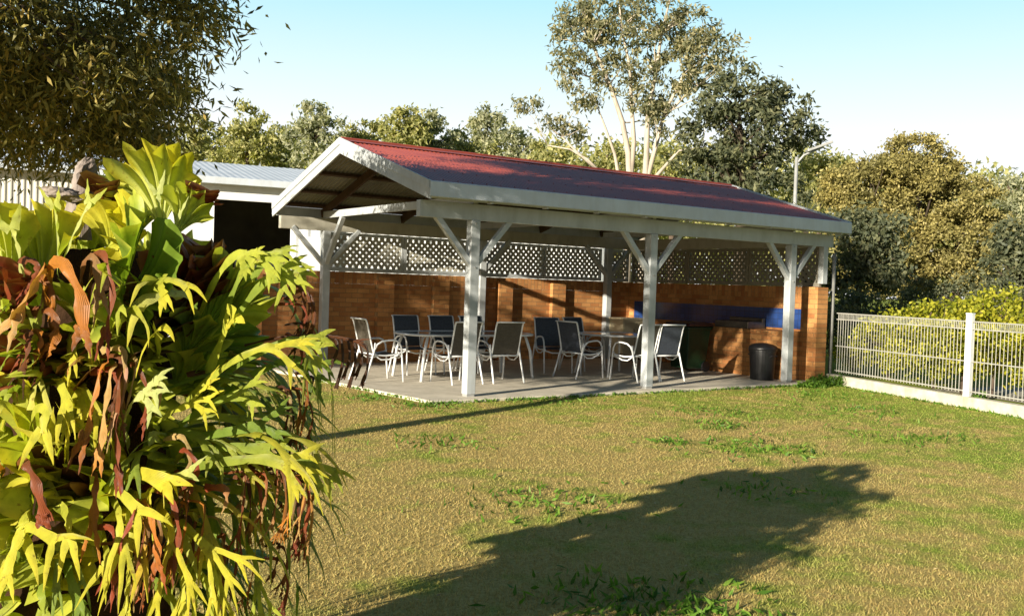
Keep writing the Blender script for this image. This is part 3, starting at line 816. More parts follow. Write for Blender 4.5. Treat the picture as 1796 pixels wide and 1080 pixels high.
# the high part of the crown climbs away from the lawn, up and back towards the sun
for i in range(9):
    xr = -.2+i*1.0; L_ = (xr+7)/.94
    nb.append(((-7+random.uniform(-.6, .6), .3-.342*L_, 2.95+.266*L_), (1.1, .85, .42), .48))
    if i >= 2: nb.append(((-7+random.uniform(-.6, .6), 1.85-.338*L_, 3.5+.266*L_), (.9, .55, .3), .30 if i in (2, 4) else .5))
nb.append(((-8.0, -4.6, 4.5), (1.2, 1.0, .6), .5))
for z_ in (2.7, 3.3, 3.9, 4.5): nb.append(((-9.2+random.uniform(-.4, .4), 1.75+random.uniform(-.15, .15), z_), (.9, .42, .35), .34))
tree('overhanging_tree', 'large leafy tree with drooping narrow leaves hanging into the upper left corner', (-9.6, -4.6, GZ), nb, 60, 120, .26, M and LM['near'], .13, .030,
     [([(-9.6, -4.6, GZ), (-9.4, -4.4, 1.6), (-9.0, -3.9, 3.2), (-8.2, -3.1, 4.4), (-7.0, -2.0, 5.4), (-5.6, -1.4, 6.2)], .17, .05),
      ([(-9.0, -3.9, 3.2), (-8.2, -2.4, 3.9), (-7.2, -1.0, 4.2), (-6.0, -.5, 4.4)], .09, .03)], M['bark'], hang=.55, limbs=170, lr=.03)

# tall white-trunked gum
def P(px, v, d): # layout in the frame's own ground plan: lateral and height from the sight line at distance d
    x = (px-898)/1687.8*d; y = -(v-540)/1687.8*d
    q = Vector((-6.886, -11.2126, 1.5486)) + f*d + rr_*x + uu_*y
    return tuple(q)
D1 = 45
gb_ = [(P(1010, 60, D1), (1.3, 1.3, 1.5), .8), (P(1070, 20, D1), (1.6, 1.5, 1.4), .9), (P(1150, 10, D1), (1.8, 1.6, 1.3), 1), (P(1215, 50, D1), (1.3, 1.3, 1.3), .8),
       (P(1000, 115, D1), (.9, 1, 1.0), .45), (P(1075, 130, D1), (1.1, 1.2, 1.0), .55), (P(1130, 90, D1), (1.3, 1.2, 1.2), .6), (P(1180, 130, D1), (1.1, 1.2, 1.2), .6),
       (P(1250, 95, D1), (1.9, 1.4, .8), .8), (P(1230, 150, D1), (1.3, 1.3, 1.0), .6), (P(1140, 170, D1), (1.1, 1.1, 1.1), .5), (P(1025, 180, D1), (.6, .6, .7), .25),
       (P(930, 187, D1), (.75, .6, .35), .2), (P(978, 215, D1), (.6, .6, .4), .18), (P(1010, 225, D1), (.8, .7, .6), .2), (P(1165, 210, D1), (1.0, 1.0, 1.0), .4), (P(1080, 75, D1), (1.2, 1.2, 1.2), .5)]
base = plan(6.2, D1, GZ)
tr = []
def tpath(*a): return [base_] + [P(*q) for q in a]
base_ = P(1105, 330, D1); b0 = (base_[0], base_[1], GZ)
tr.append(([b0, base_, P(1102, 270, D1), P(1092, 215, D1), P(1070, 150, D1), P(1040, 80, D1), P(1020, 30, D1)], .19, .04))
tr.append(([base_, P(1112, 250, D1), P(1108, 190, D1), P(1105, 120, D1), P(1090, 50, D1), P(1085, -10, D1)], .13, .035))
b2 = P(1130, 335, D1)
tr.append(([(b2[0], b2[1], GZ), b2, P(1134, 270, D1), P(1136, 200, D1), P(1150, 130, D1), P(1160, 60, D1), P(1175, 0, D1)], .18, .04))
tr.append(([b2, P(1148, 265, D1), P(1165, 200, D1), P(1200, 130, D1), P(1240, 95, D1)], .13, .035))
tr.append(([P(1090, 335, D1), P(1078, 270, D1), P(1062, 225, D1), P(1045, 180, D1)], .10, .025))
tr.append(([P(1060, 310, D1), P(1030, 280, D1), P(1000, 262, D1), P(960, 255, D1)], .09, .02))
tr.append(([P(1050, 300, D1), P(1010, 265, D1), P(985, 240, D1)], .08, .03))
tr.append(([P(1150, 310, D1), P(1190, 265, D1), P(1230, 258, D1)], .09, .02))
tr.append(([P(1165, 205, D1), P(1200, 170, D1), P(1225, 150, D1)], .08, .03))
tree('gum_tree', 'tall gum tree with several pale bare trunks rising above the red roof', b0, gb_, 28, 44, .26, LM['gum'], .30, .11, tr, M['bark_w'], hang=.6, limbs=110, lr=.045)

D2 = 40
db = [(P(1290, 190, D2), (1.6, 1.6, 1.2), .9), (P(1330, 230, D2), (1.9, 1.7, 1.4), 1.1), (P(1255, 240, D2), (1.6, 1.5, 1.4), .9), (P(1300, 290, D2), (2.1, 1.8, 1.3), 1.1),
      (P(1405, 232, D2), (.9, .9, .7), .4), (P(1375, 190, D2), (.9, 1, .8), .4), (P(1350, 340, D2), (1.8, 1.6, 1.1), 1), (P(1240, 310, D2), (1.5, 1.4, 1.1), .8), (P(1345, 160, D2), (.8, .8, .5), .25), (P(1295, 140, D2), (.7, .8, .6), .3)]
b3 = P(1300, 400, D2)
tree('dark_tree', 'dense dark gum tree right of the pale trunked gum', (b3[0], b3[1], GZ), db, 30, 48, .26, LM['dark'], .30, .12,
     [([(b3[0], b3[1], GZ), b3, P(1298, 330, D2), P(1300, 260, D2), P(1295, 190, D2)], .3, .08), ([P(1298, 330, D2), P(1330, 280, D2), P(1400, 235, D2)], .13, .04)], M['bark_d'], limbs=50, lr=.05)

# olive rounded tree behind the fence
D3 = 28
ob = []
for (px, v, a, c, w_) in ((1600, 275, .85, .6, .7), (1570, 300, .7, .5, .5), (1640, 300, .8, .55, .5), (1500, 330, .9, .75, .8), (1560, 350, 1.1, .9, 1), (1630, 345, 1.1, .8, 1), (1690, 360, 1.0, .8, .9),
                          (1470, 370, .7, .7, .5), (1520, 410, 1.0, .8, .9), (1600, 420, 1.2, .9, 1.1), (1680, 425, 1.1, .85, 1), (1735, 410, .8, .7, .7), (1720, 470, .8, .55, .7), (1640, 480, 1.0, .7, .8),
                          (1560, 480, 1.0, .7, .8), (1490, 460, .8, .7, .6)):
    q = P(px, v, D3+random.uniform(-.8, .8)); ob.append((q, (a, a, c), w_))
b4 = P(1620, 540, D3)
tree('paperbark_tree', 'broad rounded olive brown tree filling the right side behind the fence', (b4[0], b4[1], GZ), ob, 54, 150, .145, LM['olive'], .105, .055,
     [([(b4[0], b4[1], GZ), P(1622, 480, D3), P(1615, 400, D3), P(1605, 320, D3)], .28, .06), ([P(1622, 500, D3), P(1670, 450, D3), P(1700, 390, D3)], .14, .04), ([P(1620, 500, D3), P(1560, 450, D3), P(1520, 370, D3)], .14, .04)],
     M['bark_d'], hang=0, limbs=40, lr=.05, shell=.75)
D4 = 22.5
b5 = P(1505, 540, D4)
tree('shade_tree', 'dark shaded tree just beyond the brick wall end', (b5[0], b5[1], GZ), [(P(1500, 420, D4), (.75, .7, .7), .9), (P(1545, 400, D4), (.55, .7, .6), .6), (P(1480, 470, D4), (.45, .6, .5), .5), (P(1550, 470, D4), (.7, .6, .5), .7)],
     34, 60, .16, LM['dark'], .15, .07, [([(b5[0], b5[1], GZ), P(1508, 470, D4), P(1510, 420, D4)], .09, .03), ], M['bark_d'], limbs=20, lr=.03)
D5 = 45
b6 = P(1775, 480, D5)
tree('gum_tree', 'thin grey leaved tree at the right edge beyond the olive tree', (b6[0], b6[1], GZ), [(P(1770, 335, D5), (.7, .8, .7), .5), (P(1785, 370, D5), (1.0, .9, .8), .7), (P(1800, 420, D5), (1.4, 1.2, 1.2), 1)],
     30, 45, .26, LM['gum_far_b'], .3, .11, [([(b6[0], b6[1], GZ), P(1778, 420, D5), P(1770, 340, D5)], .16, .05)], M['bark'], limbs=20)
b6 = P(1790, 540, 24)
tree('shade_tree', 'dark green tree low at the right edge behind the fence', (b6[0], b6[1], GZ), [(P(1790, 420, 24), (.6, .7, .6), .7), (P(1770, 480, 24), (.6, .7, .6), .7), (P(1820, 470, 24), (.7, .7, .9), .8)],
     34, 55, .16, LM['dark'], .16, .07, [([(b6[0], b6[1], GZ), P(1790, 500, 24), P(1790, 430, 24)], .09, .03)], M['bark_d'], limbs=14)
D6 = 55
b7 = P(1440, 420, D6)
tree('gum_tree', 'pale green tree seen between the street light and the olive tree', (b7[0], b7[1], GZ), [(P(1430, 310, D6), (1.5, 1.4, 1.3), .9), (P(1460, 300, D6), (1.0, 1, .8), .5), (P(1420, 350, D6), (2, 1.6, 1.5), 1)],
     34, 48, .32, LM['gum_far'], .34, .14, [([(b7[0], b7[1], GZ), P(1438, 350, D6), P(1435, 300, D6)], .2, .06)], M['bark'], limbs=20)

# line of trees far behind the shed and shelter
far = [
 (345, 235, 60, 2.2, 2.0, 'gum_far', 'far tree low behind the near tree and left shed roof'),
 (435, 215, 58, 1.7, 1.6, 'gum_far', 'rounded far tree left of the shelter, standing over the shed roof'),
 (492, 240, 62, 1.4, 1.4, 'gum_far', 'low olive far tree between the rounded one and the airy gum'),
 (555, 208, 56, 1.6, 1.5, 'gum_far_b', 'airy grey gum just left of the roof peak'),
 (640, 232, 60, 1.8, 1.1, 'gum_far', 'yellow green far tree directly behind the roof peak'),
 (712, 205, 58, 1.1, 1.2, 'gum_far', 'tall narrow far tree behind the left part of the red ridge'),
 (752, 215, 60, 1.2, 1.0, 'gum_far_b', 'grey far tree with a domed top beside the tall narrow one'),
 (815, 245, 62, 1.9, .9, 'gum_far', 'low wide far tree behind the middle left of the ridge'),
 (853, 205, 66, .6, 1.3, 'gum_far_b', 'slim conical far tree poking above the others'),
 (900, 240, 62, 1.6, 1.1, 'gum_far_b', 'blue grey rounded far tree right of the slim conical one'),
 (965, 265, 58, 1.9, 1.1, 'gum_far', 'brownish far tree left of the pale gum trunks'),
 (1065, 270, 62, 1.6, 1.4, 'gum_far', 'bright green far tree seen between the pale gum trunks'),
 (1180, 275, 60, 1.8, 1.4, 'gum_far', 'green far tree between the pale gum and the dark tree'),
]
for px, v, d, a, c, lf, lab in far:
    b = P(px, 420, d)
    bl = [(P(px, v, d), (a*.6, a*.6, c*.65), .5), (P(px-18, v+28, d), (a*.75, a*.8, c*.8), .8), (P(px+20, v+26, d), (a*.75, a*.8, c*.8), .8), (P(px, v+65, d), (a*1.35, a, c*1.0), 1.2), (P(px+5, v+110, d), (a*1.4, a, c*1.1), 1.0)]
    tree('bush_tree', lab, (b[0], b[1], GZ), bl, 21, 50, .26, LM[lf], .34, .15, [([(b[0], b[1], GZ), P(px, 330, d), P(px-2, v+40, d), P(px, v, d)], .22, .05)], M['bark'], 'trees in the far line behind the shelter', limbs=16, lr=.06)
# closed wood further off
def wood():
    C = []
    for i in range(420):
        px = -400+2800*i/420+random.uniform(-4, 4); d = random.uniform(78, 95)
        top = 275+random.uniform(-18, 25) + max(0, (px-1300)*.12)
        for v in range(int(top), 525, 26):
            C.append(P(px+random.uniform(-8, 8), v+random.uniform(-8, 8), d))
    C = np.array(C); C = (C[:, None, :]+rng.normal(size=(len(C), 26, 3))*np.array([.75, .75, .55])).reshape(-1, 3)
    return leaf_cards(C, .62, .34, .2)
Vv, Ff = wood()
tag(raw_mesh('woods', Vv, Ff, LM['gum_far']), 'distant closed wood along the horizon', 'woods', kind='stuff')

# bushes behind the fence
bushes = [(1560, 600, 18.5, .95, .55, 'leafy yellow green bush just behind the left half of the fence'),
          (1640, 590, 17.0, .75, .65, 'yellow green bush behind the fence, left of the white post'),
          (1745, 585, 16.0, .85, .75, 'bright yellow bush behind the fence, right of the white post'),
          (1500, 570, 20.5, .8, .7, 'shaded bush behind the fence beside the brick wall end'),
          (1440, 560, 24.0, 1.2, .9, 'dark bush behind the brick wall end'),
          (1700, 540, 24.0, 1.3, .7, 'shaded bush far behind the white fence post'),
          (1790, 535, 23.0, 1.2, .7, 'shaded bush far behind the fence near the right edge'),
          (1620, 545, 25.0, 1.2, .7, 'shaded bush far behind the middle of the fence'),
          (1690, 600, 16.2, .7, .6, 'yellow green bush directly behind the white fence post'),
          (1830, 600, 15.0, .8, .7, 'yellow bush behind the fence at the right edge')]
for i, (px, v, d, a, c, lab) in enumerate(bushes):
    b = P(px, 640, d); q = P(px, v, d)
    zc = max(.45, q[2])
    bl = [((q[0], q[1], zc), (a*.9, a*.9, c*.9), 1), ((q[0]-.4*a, q[1]+.3*a, zc*.8), (a*.6, a*.6, c*.7), .7), ((q[0]+.4*a, q[1]-.3*a, zc*.85), (a*.6, a*.6, c*.7), .7), ((q[0]+.1, q[1], zc*1.35), (a*.5, a*.5, c*.6), .5)]
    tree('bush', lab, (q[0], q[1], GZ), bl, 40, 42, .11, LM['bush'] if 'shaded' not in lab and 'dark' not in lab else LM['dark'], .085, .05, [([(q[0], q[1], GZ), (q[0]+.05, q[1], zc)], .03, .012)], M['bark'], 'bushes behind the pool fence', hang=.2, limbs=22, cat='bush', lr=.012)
# weeds at the foot of the brick wall end
wv = clump_points([((7.25, -.35, .02), (.42, .25, .10), 1), ((6.7, -.45, -.02), (.4, .2, .06), .6), ((6.75, -3.35, .05), (.14, .14, .12), .4)], 40, 40, .045, .2)[0]
wv[:, 2] = np.maximum(wv[:, 2], GZ+.01)
wl = [wv]
for (x, y, n_, r_) in ((1.6, -3.2, 90, .22), (.1, -3.9, 60, .16), (.7, -4.55, 160, .35), (-2.7, -5.5, 150, .35), (-3.7, -7.55, 190, .26), (-3.45, -7.85, 150, .22), (-1.2, .6, 80, .18), (-.9, -.42, 120, .22), (.9, -.45, 90, .3), (5.7, -1.3, 160, .5), (3.0, -4.7, 120, .4), (2.4, -2.2, 110, .35), (4.5, -2.8, 160, .5), (-2.2, -3.0, 70, .25), (-.8, -6.0, 80, .25)):
    g_ = rng.normal(size=(n_, 3))*np.array([r_, r_, 0])+np.array([x, y, GZ+.018]); wl.append(g_)
for i in range(900):     # longer tufts along the slab and kerb edges
    t_ = random.random()
    if i < 480: x, y = -.8+8.3*t_, -.31+.1*t_+random.gauss(0, .02)-.02
    elif i < 600: x, y = -.74-.4*t_, -.3+3.6*t_
    else: x, y = 7.5-1.85*t_-.12+random.gauss(0, .02), -.12-6.1*t_
    wl.append(np.array([[x, y, GZ+.02]]))
wv = np.concatenate(wl)
Vv, Ff = leaf_cards(wv, .045, .010, -.3)
Vv, Ff = leaf_cards(wv, .09, .022, -.6)
tag(raw_mesh('weeds', Vv, Ff, LM['weed']), 'green weeds growing at the wall end and fence post foot', 'weeds', kind='stuff')
# fallen leaves on the lawn
lt = np.stack([rng.uniform(-5, 6.5, 420), rng.uniform(-8, -.5, 420), np.full(420, GZ+.014)], 1)
Vv, Ff = leaf_cards(lt, .045, .018, 0); Vv[:, 2] = GZ+.012+(Vv[:, 2]-GZ-.014)*.25
LM['litter'] = leaf_mat('litter_leaf', [(0, (.10, .05, .02)), (.5, (.30, .18, .07)), (1, (.58, .48, .32))], .1)
tag(raw_mesh('fallen_leaves', Vv, Ff, LM['litter']), 'small dry fallen leaves scattered over the lawn', 'leaves', kind='stuff')
# spiky plant above the right roof end
yk = P(1415, 372, 24); cp = thing('spiky_plant', 'dark spiky leaved plant just past the right roof end', 'plant', (yk[0], yk[1], GZ))
one('trunk', M['bark_d'], lambda m: m.tube([(0, 0, 0), (.03, 0, yk[2]*.5), (0, 0, yk[2]-GZ-.1)], [.09, .07, .06], 8), cp)
C = np.repeat(np.array([[0, 0, yk[2]-GZ-.1]]), 46, 0); dd = unit(rng.normal(size=(46, 3))+np.array([0, 0, .5]))
Vv, Ff = [], []
sdv = unit(np.cross(dd, rng.normal(size=(46, 3))))
Vq = np.stack([C, C+dd*.25+sdv*.025, C+dd*.62-np.array([0, 0, .05]), C+dd*.25-sdv*.025], 1).reshape(-1, 3)
raw_mesh('leaves', Vq, np.arange(46*4).reshape(-1, 4), LM['dark'], cp)

#FERN#
# ------------------------------------------------------------------ staghorn fern on its stump
FR = Vector((-6.34, -7.96, 0))
fern = thing('staghorn_fern', 'huge yellow green staghorn fern with brown dead fronds on an old stump', 'fern', (FR.x, FR.y, GZ), -0.5933)
def q(px, v, y=0.):
    """fern frame: x across, y away, z up (metres), laid out on a sight grid three metres off"""
    d = 3+y
    return np.array(((px-898)/1687.8*d+1.365, y, 1.5486-(v-468.9-.0331*px)/1687.8*d-GZ))
YEL, LIME, GRN, PALE = (.62, .54, .05), (.46, .48, .065), (.19, .27, .04), (.52, .55, .22)
ORG, BRN, TAN, DRK, RED = (.50, .19, .03), (.17, .055, .02), (.46, .31, .13), (.06, .024, .012), (.25, .05, .022)

def nrm(a): return a/max(np.linalg.norm(a), 1e-9)
def spline(P, n):
    P = [np.array(p, float) for p in P]
    if len(P) == 2: P = [P[0], (P[0]+P[1])/2, P[1]]
    Q = [2*P[0]-P[1]]+P+[2*P[-1]-P[-2]]
    out = []; k = len(P)-1
    for i in range(n+1):
        t = i/n*k; j = min(int(t), k-1); u = t-j
        a, b, c, d = Q[j:j+4]
        out.append(.5*((2*b)+(c-a)*u+(2*a-5*b+4*c-d)*u*u+(3*b-a-3*c+d)*u**3))
    return np.array(out)
def lerpc(a, b, t): return tuple(a[i]+(b[i]-a[i])*t for i in range(3))

def strap(m, pts, ws, c0, c1, N0=(-.25, -.85, .45), fold=.25, ruf=.0, tw=0., ph=0.):
    """a ribbon along pts; ws widths at the points; colour c0 -> c1"""
    n = len(pts); prev = np.array(N0, float); b = len(m.v); K = 5
    if m.c is None: m.c = []
    for i in range(n):
        t = nrm(pts[min(i+1, n-1)]-pts[max(i-1, 0)])
        nn = prev-t*np.dot(prev, t)
        if np.linalg.norm(nn) < 1e-3: nn = np.cross(t, [1, 0, 0])
        nn = nrm(nn); s = np.cross(t, nn); prev = nn
        if tw:
            a = tw*i/(n-1); s, nn = s*math.cos(a)+nn*math.sin(a), nn*math.cos(a)-s*math.sin(a)
        u = i/(n-1); c = lerpc(c0, c1, u**1.3)
        for j in range(K):
            o = (j-2)/2
            p = pts[i]+s*o*ws[i]*.5+nn*(-fold*abs(o)*ws[i]*.5+ruf*ws[i]*math.sin(ph+i*1.35+o*1.3)*abs(o))
            m.v.append(tuple(p)); m.c.append((*c, o*.5+.5))
    for i in range(n-1):
        for j in range(K-1):
            m.f.append((b+i*K+j, b+i*K+j+1, b+(i+1)*K+j+1, b+(i+1)*K+j)); m.m.append(0)

def grow(m, p, d, L, w, c0, c1, droop, depth, N0, fold=.25, ruf=.08, spread=.45, curl=0., wtip=.35):
    """free growing strap from p along d, bending down, forking at its end"""
    n = 12; pts = [p]; d = nrm(np.array(d, float)); step = L/n
    sx = nrm(np.cross(d, N0))
    for i in range(n):
        d = nrm(d+np.array([0, 0, -1])*droop*step+np.array(N0)*curl*step*(i/n)+sx*math.sin(i*.9+L*40)*.05)
        pts.append(pts[-1]+d*step)
    pts = np.array(pts)
    if depth == 0: ws = [w*(1-(i/n)**1.7)+.0015 for i in range(n+1)]
    else: ws = [w*(1-.22*math.sin(PI*i/n)+.25*(i/n)**3) for i in range(n+1)]
    cm = lerpc(c0, c1, .5) if depth else c1
    strap(m, pts, ws, c0, cm, N0, fold, ruf, random.uniform(-.5, .5), random.uniform(0, 6))
    if depth:
        k = random.choice((2, 2, 3)); nn = np.array(N0, float); nn = nrm(nn-d*np.dot(nn, d)); s = np.cross(d, nn)
        for j in range(k):
            a = spread*(j-(k-1)/2)*(2/(k-1))*random.uniform(.75, 1.25)
            dd = nrm(d*math.cos(a)+s*math.sin(a)+nn*random.uniform(-.2, .3))
            grow(m, pts[-1]-d*step*1.1+s*math.sin(a)*w*.3, dd, L*random.uniform(.55, 1.0), w*random.uniform(.5, .7), cm, c1, droop*1.5+1.5, depth-1, nn, fold, ruf, spread, curl*1.4)

def frond(P, w, c0, c1, fork=1, flen=.12, droop=3., spread=.5, name='frond', N0=(-.25, -.85, .45), mat=None, wt=None, ruf=.1, fold=.25, curl=0., label=None):
    w *= .8; flen *= .7 if P[-1][0] > 380 else 1.; m = MB(); pts = spline([q(*p) for p in P], 16)
    wt = w if wt is None else wt
    if fork: ws = [w*(1-.3*math.sin(PI*i/16)+.2*(i/16)**4) for i in range(17)]
    else: ws = [w*(1-(i/16)**2)+.0015 for i in range(17)]
    cm = lerpc(c0, c1, .55) if fork else c1
    strap(m, pts, ws, c0, cm, N0, fold, ruf, random.uniform(-.25, .25), random.uniform(0, 6))
    if fork:
        d = nrm(pts[-1]-pts[-3]); nn = np.array(N0, float); nn = nrm(nn-d*np.dot(nn, d)); s = np.cross(d, nn)
        k = 3 if fork > 1 and random.random() < .6 else 2
        for j in range(k):
            a = spread*(j-(k-1)/2)*(2/(k-1))*random.uniform(.8, 1.2)
            dd = nrm(d*math.cos(a)+s*math.sin(a)+nn*random.uniform(-.1, .25))
            grow(m, pts[-2]+s*math.sin(a)*wt*.25, dd, flen*random.uniform(.8, 1.2), wt*.66, cm, c1, droop, fork-1, nn, fold, ruf, spread, curl)
    o = m.build(name, mat or (M['frond_dead'] if name.startswith('dead') else M['frond']), fern, smooth=True)
    if label: o['label'] = label
    return o

def fan(base, tip, N0, spread, lobes, c0, c1, ruf=.05, curl=.25, cup=.0, name='shield_frond', holes=0, jag=.10, label=None, edge=None):
    b = q(*base); tp = q(*tip); d = tp-b; Rm = np.linalg.norm(d); d = d/Rm
    nn = np.array(N0, float); nn = nrm(nn-d*np.dot(nn, d)); s = np.cross(d, nn)
    if .8*tp[0]-.6*tp[1] < -.62: return None
    m = MB(); m.c = []; na, nr = 56, 16; ph = random.uniform(0, 6); ph2 = random.uniform(0, 6)
    edge = edge or c1
    for i in range(na+1):
        u = i/na; a = (u-.5)*2*spread
        lob = math.sin(lobes*u*2*math.pi+ph)
        Ra = Rm*(1+jag*lob*.6+jag*.5*math.sin(lobes*2.3*u*6.28+ph2)-.22*(abs(u-.5)*2)**2.5)
        for k in range(nr+1):
            r = k/nr; rr = (.10+.90*r)*Ra
            wv = ruf*(r**1.8)*(math.sin(lobes*u*6.28+ph+1.2)+.6*math.sin(lobes*2.1*u*6.28+ph2+r*2))
            p = b+d*math.cos(a*(.35+.65*r))*rr+s*math.sin(a*(.35+.65*r))*rr + nn*(wv+cup*math.sin(r*3.14)*Ra+curl*Ra*max(0, r-.45)**2*(1.3+.35*lob))
            p[2] -= max(0, r-.6)**2*Ra*.35*(1-.6*lob)*(curl > 0)
            c = lerpc(c0, c1, r); c = lerpc(c, edge, max(0, r-.82)/.18)
            m.v.append(tuple(p)); m.c.append((*c, u*1.6))
    for i in range(na):
        for k in range(nr):
            m.f.append((i*(nr+1)+k, (i+1)*(nr+1)+k, (i+1)*(nr+1)+k+1, i*(nr+1)+k+1)); m.m.append(0)
    o = m.build(name, M['frond_dead'] if name.startswith('dead') else M['frond'], fern, smooth=True)
    if label: o['label'] = label
    return o

# stump: leaning old trunk hidden in the root mass, with a broken grey spike on top
def noisy_col(m, path, rad, n, ns, amp, seed):
    rg = random.Random(seed); K = len(path)
    phs = [rg.uniform(0, 6.28) for _ in range(6)]
    for i in range(ns+1):
        t = i/ns; p = spline_pts[i]; r = np.interp(t, np.linspace(0, 1, len(rad)), rad)
        for j in range(n):
            a = 6.283*j/n
            k = 1+amp*(math.sin(3*a+phs[0]+t*4)+.7*math.sin(7*a+phs[1]-t*9)+.5*math.sin(11*a+phs[2]+t*17)+.8*math.sin(5*a+t*31+phs[3]))
            m.v.append((p[0]+math.cos(a)*r*k, p[1]+math.sin(a)*r*k, p[2]+amp*r*.4*math.sin(9*a+phs[4])*(i == ns)))
    for i in range(ns):
        for j in range(n): m.f.append((i*n+j, i*n+(j+1) % n, (i+1)*n+(j+1) % n, (i+1)*n+j)); m.m.append(0)
    m.f.append(tuple(ns*n+j for j in range(n))); m.m.append(0)
m = MB(); spline_pts = spline([(-.05, .14, 0), (-.03, .16, .6), (0, .18, 1.2), (.02, .18, 1.66)], 24)
noisy_col(m, spline_pts, [.30, .30, .27, .25, .24, .2, .12], 40, 24, .06, 3); m.build('root_mass', M['fibre'], fern, smooth=True)
m = MB(); spline_pts = spline([q(128, 420, .12), q(140, 345, .1), q(143, 300, .1), q(150, 277, .1)], 12)
noisy_col(m, spline_pts, [.05, .042, .034, .03, .012], 14, 12, .14, 5); m.build('stump', M['stump'], fern)
m = MB(); spline_pts = spline([q(150, 358, .02), q(115, 345, -.02), q(92, 330, -.02)], 8)
noisy_col(m, spline_pts, [.05, .055, .05], 14, 8, .10, 8); m.build('stump', M['stump'], fern)

NF = (-.3, -.9, .3)
# broad upright and spreading shield fronds
fan((285, 418, .06), (255, 262, .03), (-.15, -1, .1), .72, 5, PALE, LIME, .03, .30, edge=YEL, label='tall upright shield frond with curled yellow top')
fan((275, 425, .16), (285, 262, .2), (-.1, -1, .2), .55, 5, LIME, YEL, .04, .35, edge=YEL)
fan((300, 425, .0), (340, 330, -.02), (.1, -1, .3), .55, 4, PALE, LIME, .03, .2)
fan((215, 545, -.06), (222, 392, -.34), (-.1, -.75, .65), .95, 6, GRN, (.20, .28, .03), .025, .12, jag=.06, edge=LIME)
fan((200, 545, -.06), (315, 450, -.26), (.15, -.8, .6), .7, 5, GRN, (.17, .25, .03), .025, .12, jag=.06)
fan((75, 530, -.1), (55, 372, -.02), (-.2, -.95, .25), .75, 5, (.25, .33, .06), LIME, .045, .25, edge=YEL)
fan((20, 520, -.2), (-20, 380, -.1), (-.3, -.9, .2), .7, 5, LIME, LIME, .045, .2, edge=YEL)
fan((130, 470, .15), (105, 350, .2), (-.2, -1, .2), .55, 4, LIME, YEL, .05, .3, edge=YEL)
fan((190, 460, .05), (195, 350, -.05), (-.1, -.8, .5), .8, 5, LIME, YEL, .04, .2)
fan((345, 600, .05), (440, 455, -.02), (.3, -.9, .3), .55, 5, GRN, LIME, .04, .3)
fan((330, 640, .2), (420, 520, .25), (.3, -.9, .3), .9, 5, (.07, .12, .015), GRN, .04, .2)
fan((320, 640, -.05), (365, 545, -.12), (.2, -.9, .3), .7, 4, GRN, GRN, .04, .3, edge=LIME)
fan((60, 850, -.15), (55, 725, -.42), (-.2, -.8, .6), 1.0, 6, LIME, LIME, .05, .35, edge=YEL)
fan((-30, 800, -.1), (-70, 690, -.35), (-.3, -.8, .5), 1.0, 6, LIME, LIME, .05, .35)
fan((60, 690, -.1), (40, 590, -.28), (-.3, -.9, .3), .6, 4, GRN, GRN, .05, .25)
fan((110, 680, -.1), (130, 610, -.25), (-.2, -.9, .3), .6, 4, (.10, .10, .02), (.16, .12, .02), .05, .25)
fan((180, 880, -.1), (200, 800, -.35), (-.1, -.8, .6), .9, 5, GRN, LIME, .05, .3)
fan((40, 1010, -.2), (60, 900, -.42), (-.2, -.9, .3), .7, 5, GRN, LIME, .05, .3)
fan((300, 900, 0), (350, 850, -.1), (.3, -.9, .4), .8, 5, GRN, GRN, .05, .3)
fan((150, 560, .45), (60, 400, .6), (0, 1, .3), .9, 6, GRN, LIME, .05, .3)
fan((250, 560, .45), (330, 410, .55), (0, 1, .3), .9, 6, GRN, LIME, .05, .3)
fan((-60, 560, .2), (-160, 420, .25), (-.6, -.6, .3), .9, 6, GRN, LIME, .05, .3)
fan((-60, 760, .1), (-220, 640, .1), (-.6, -.6, .4), .9, 6, GRN, LIME, .05, .3)
# dead shields in the middle
for bs_, tp_, c in (((320, 570, .02), (335, 445, -.04), RED), ((290, 590, .0), (270, 490, -.08), BRN), ((345, 560, .03), (380, 440, -.02), BRN), ((310, 610, -.02), (300, 530, -.14), DRK), ((300, 540, .04), (310, 450, .0), BRN), ((350, 520, .04), (360, 430, .02), RED),
                    ((90, 680, -.1), (80, 590, -.25), RED), ((30, 560, -.15), (25, 480, -.3), RED), ((175, 372, .06), (195, 322, .04), BRN), ((180, 700, -.05), (150, 590, -.22), BRN), ((20, 690, -.2), (15, 630, -.3), RED), ((348, 372, .04), (362, 335, .03), RED),
                    ((250, 640, -.1), (270, 560, -.2), DRK), ((150, 900, -.1), (160, 840, -.3), BRN)):
    fan(bs_, tp_, (-.2, -.9, .35), .55, 5, lerpc(c, DRK, .5), c, .055, .45, name='dead_shield', jag=.3, edge=lerpc(c, TAN, .25))

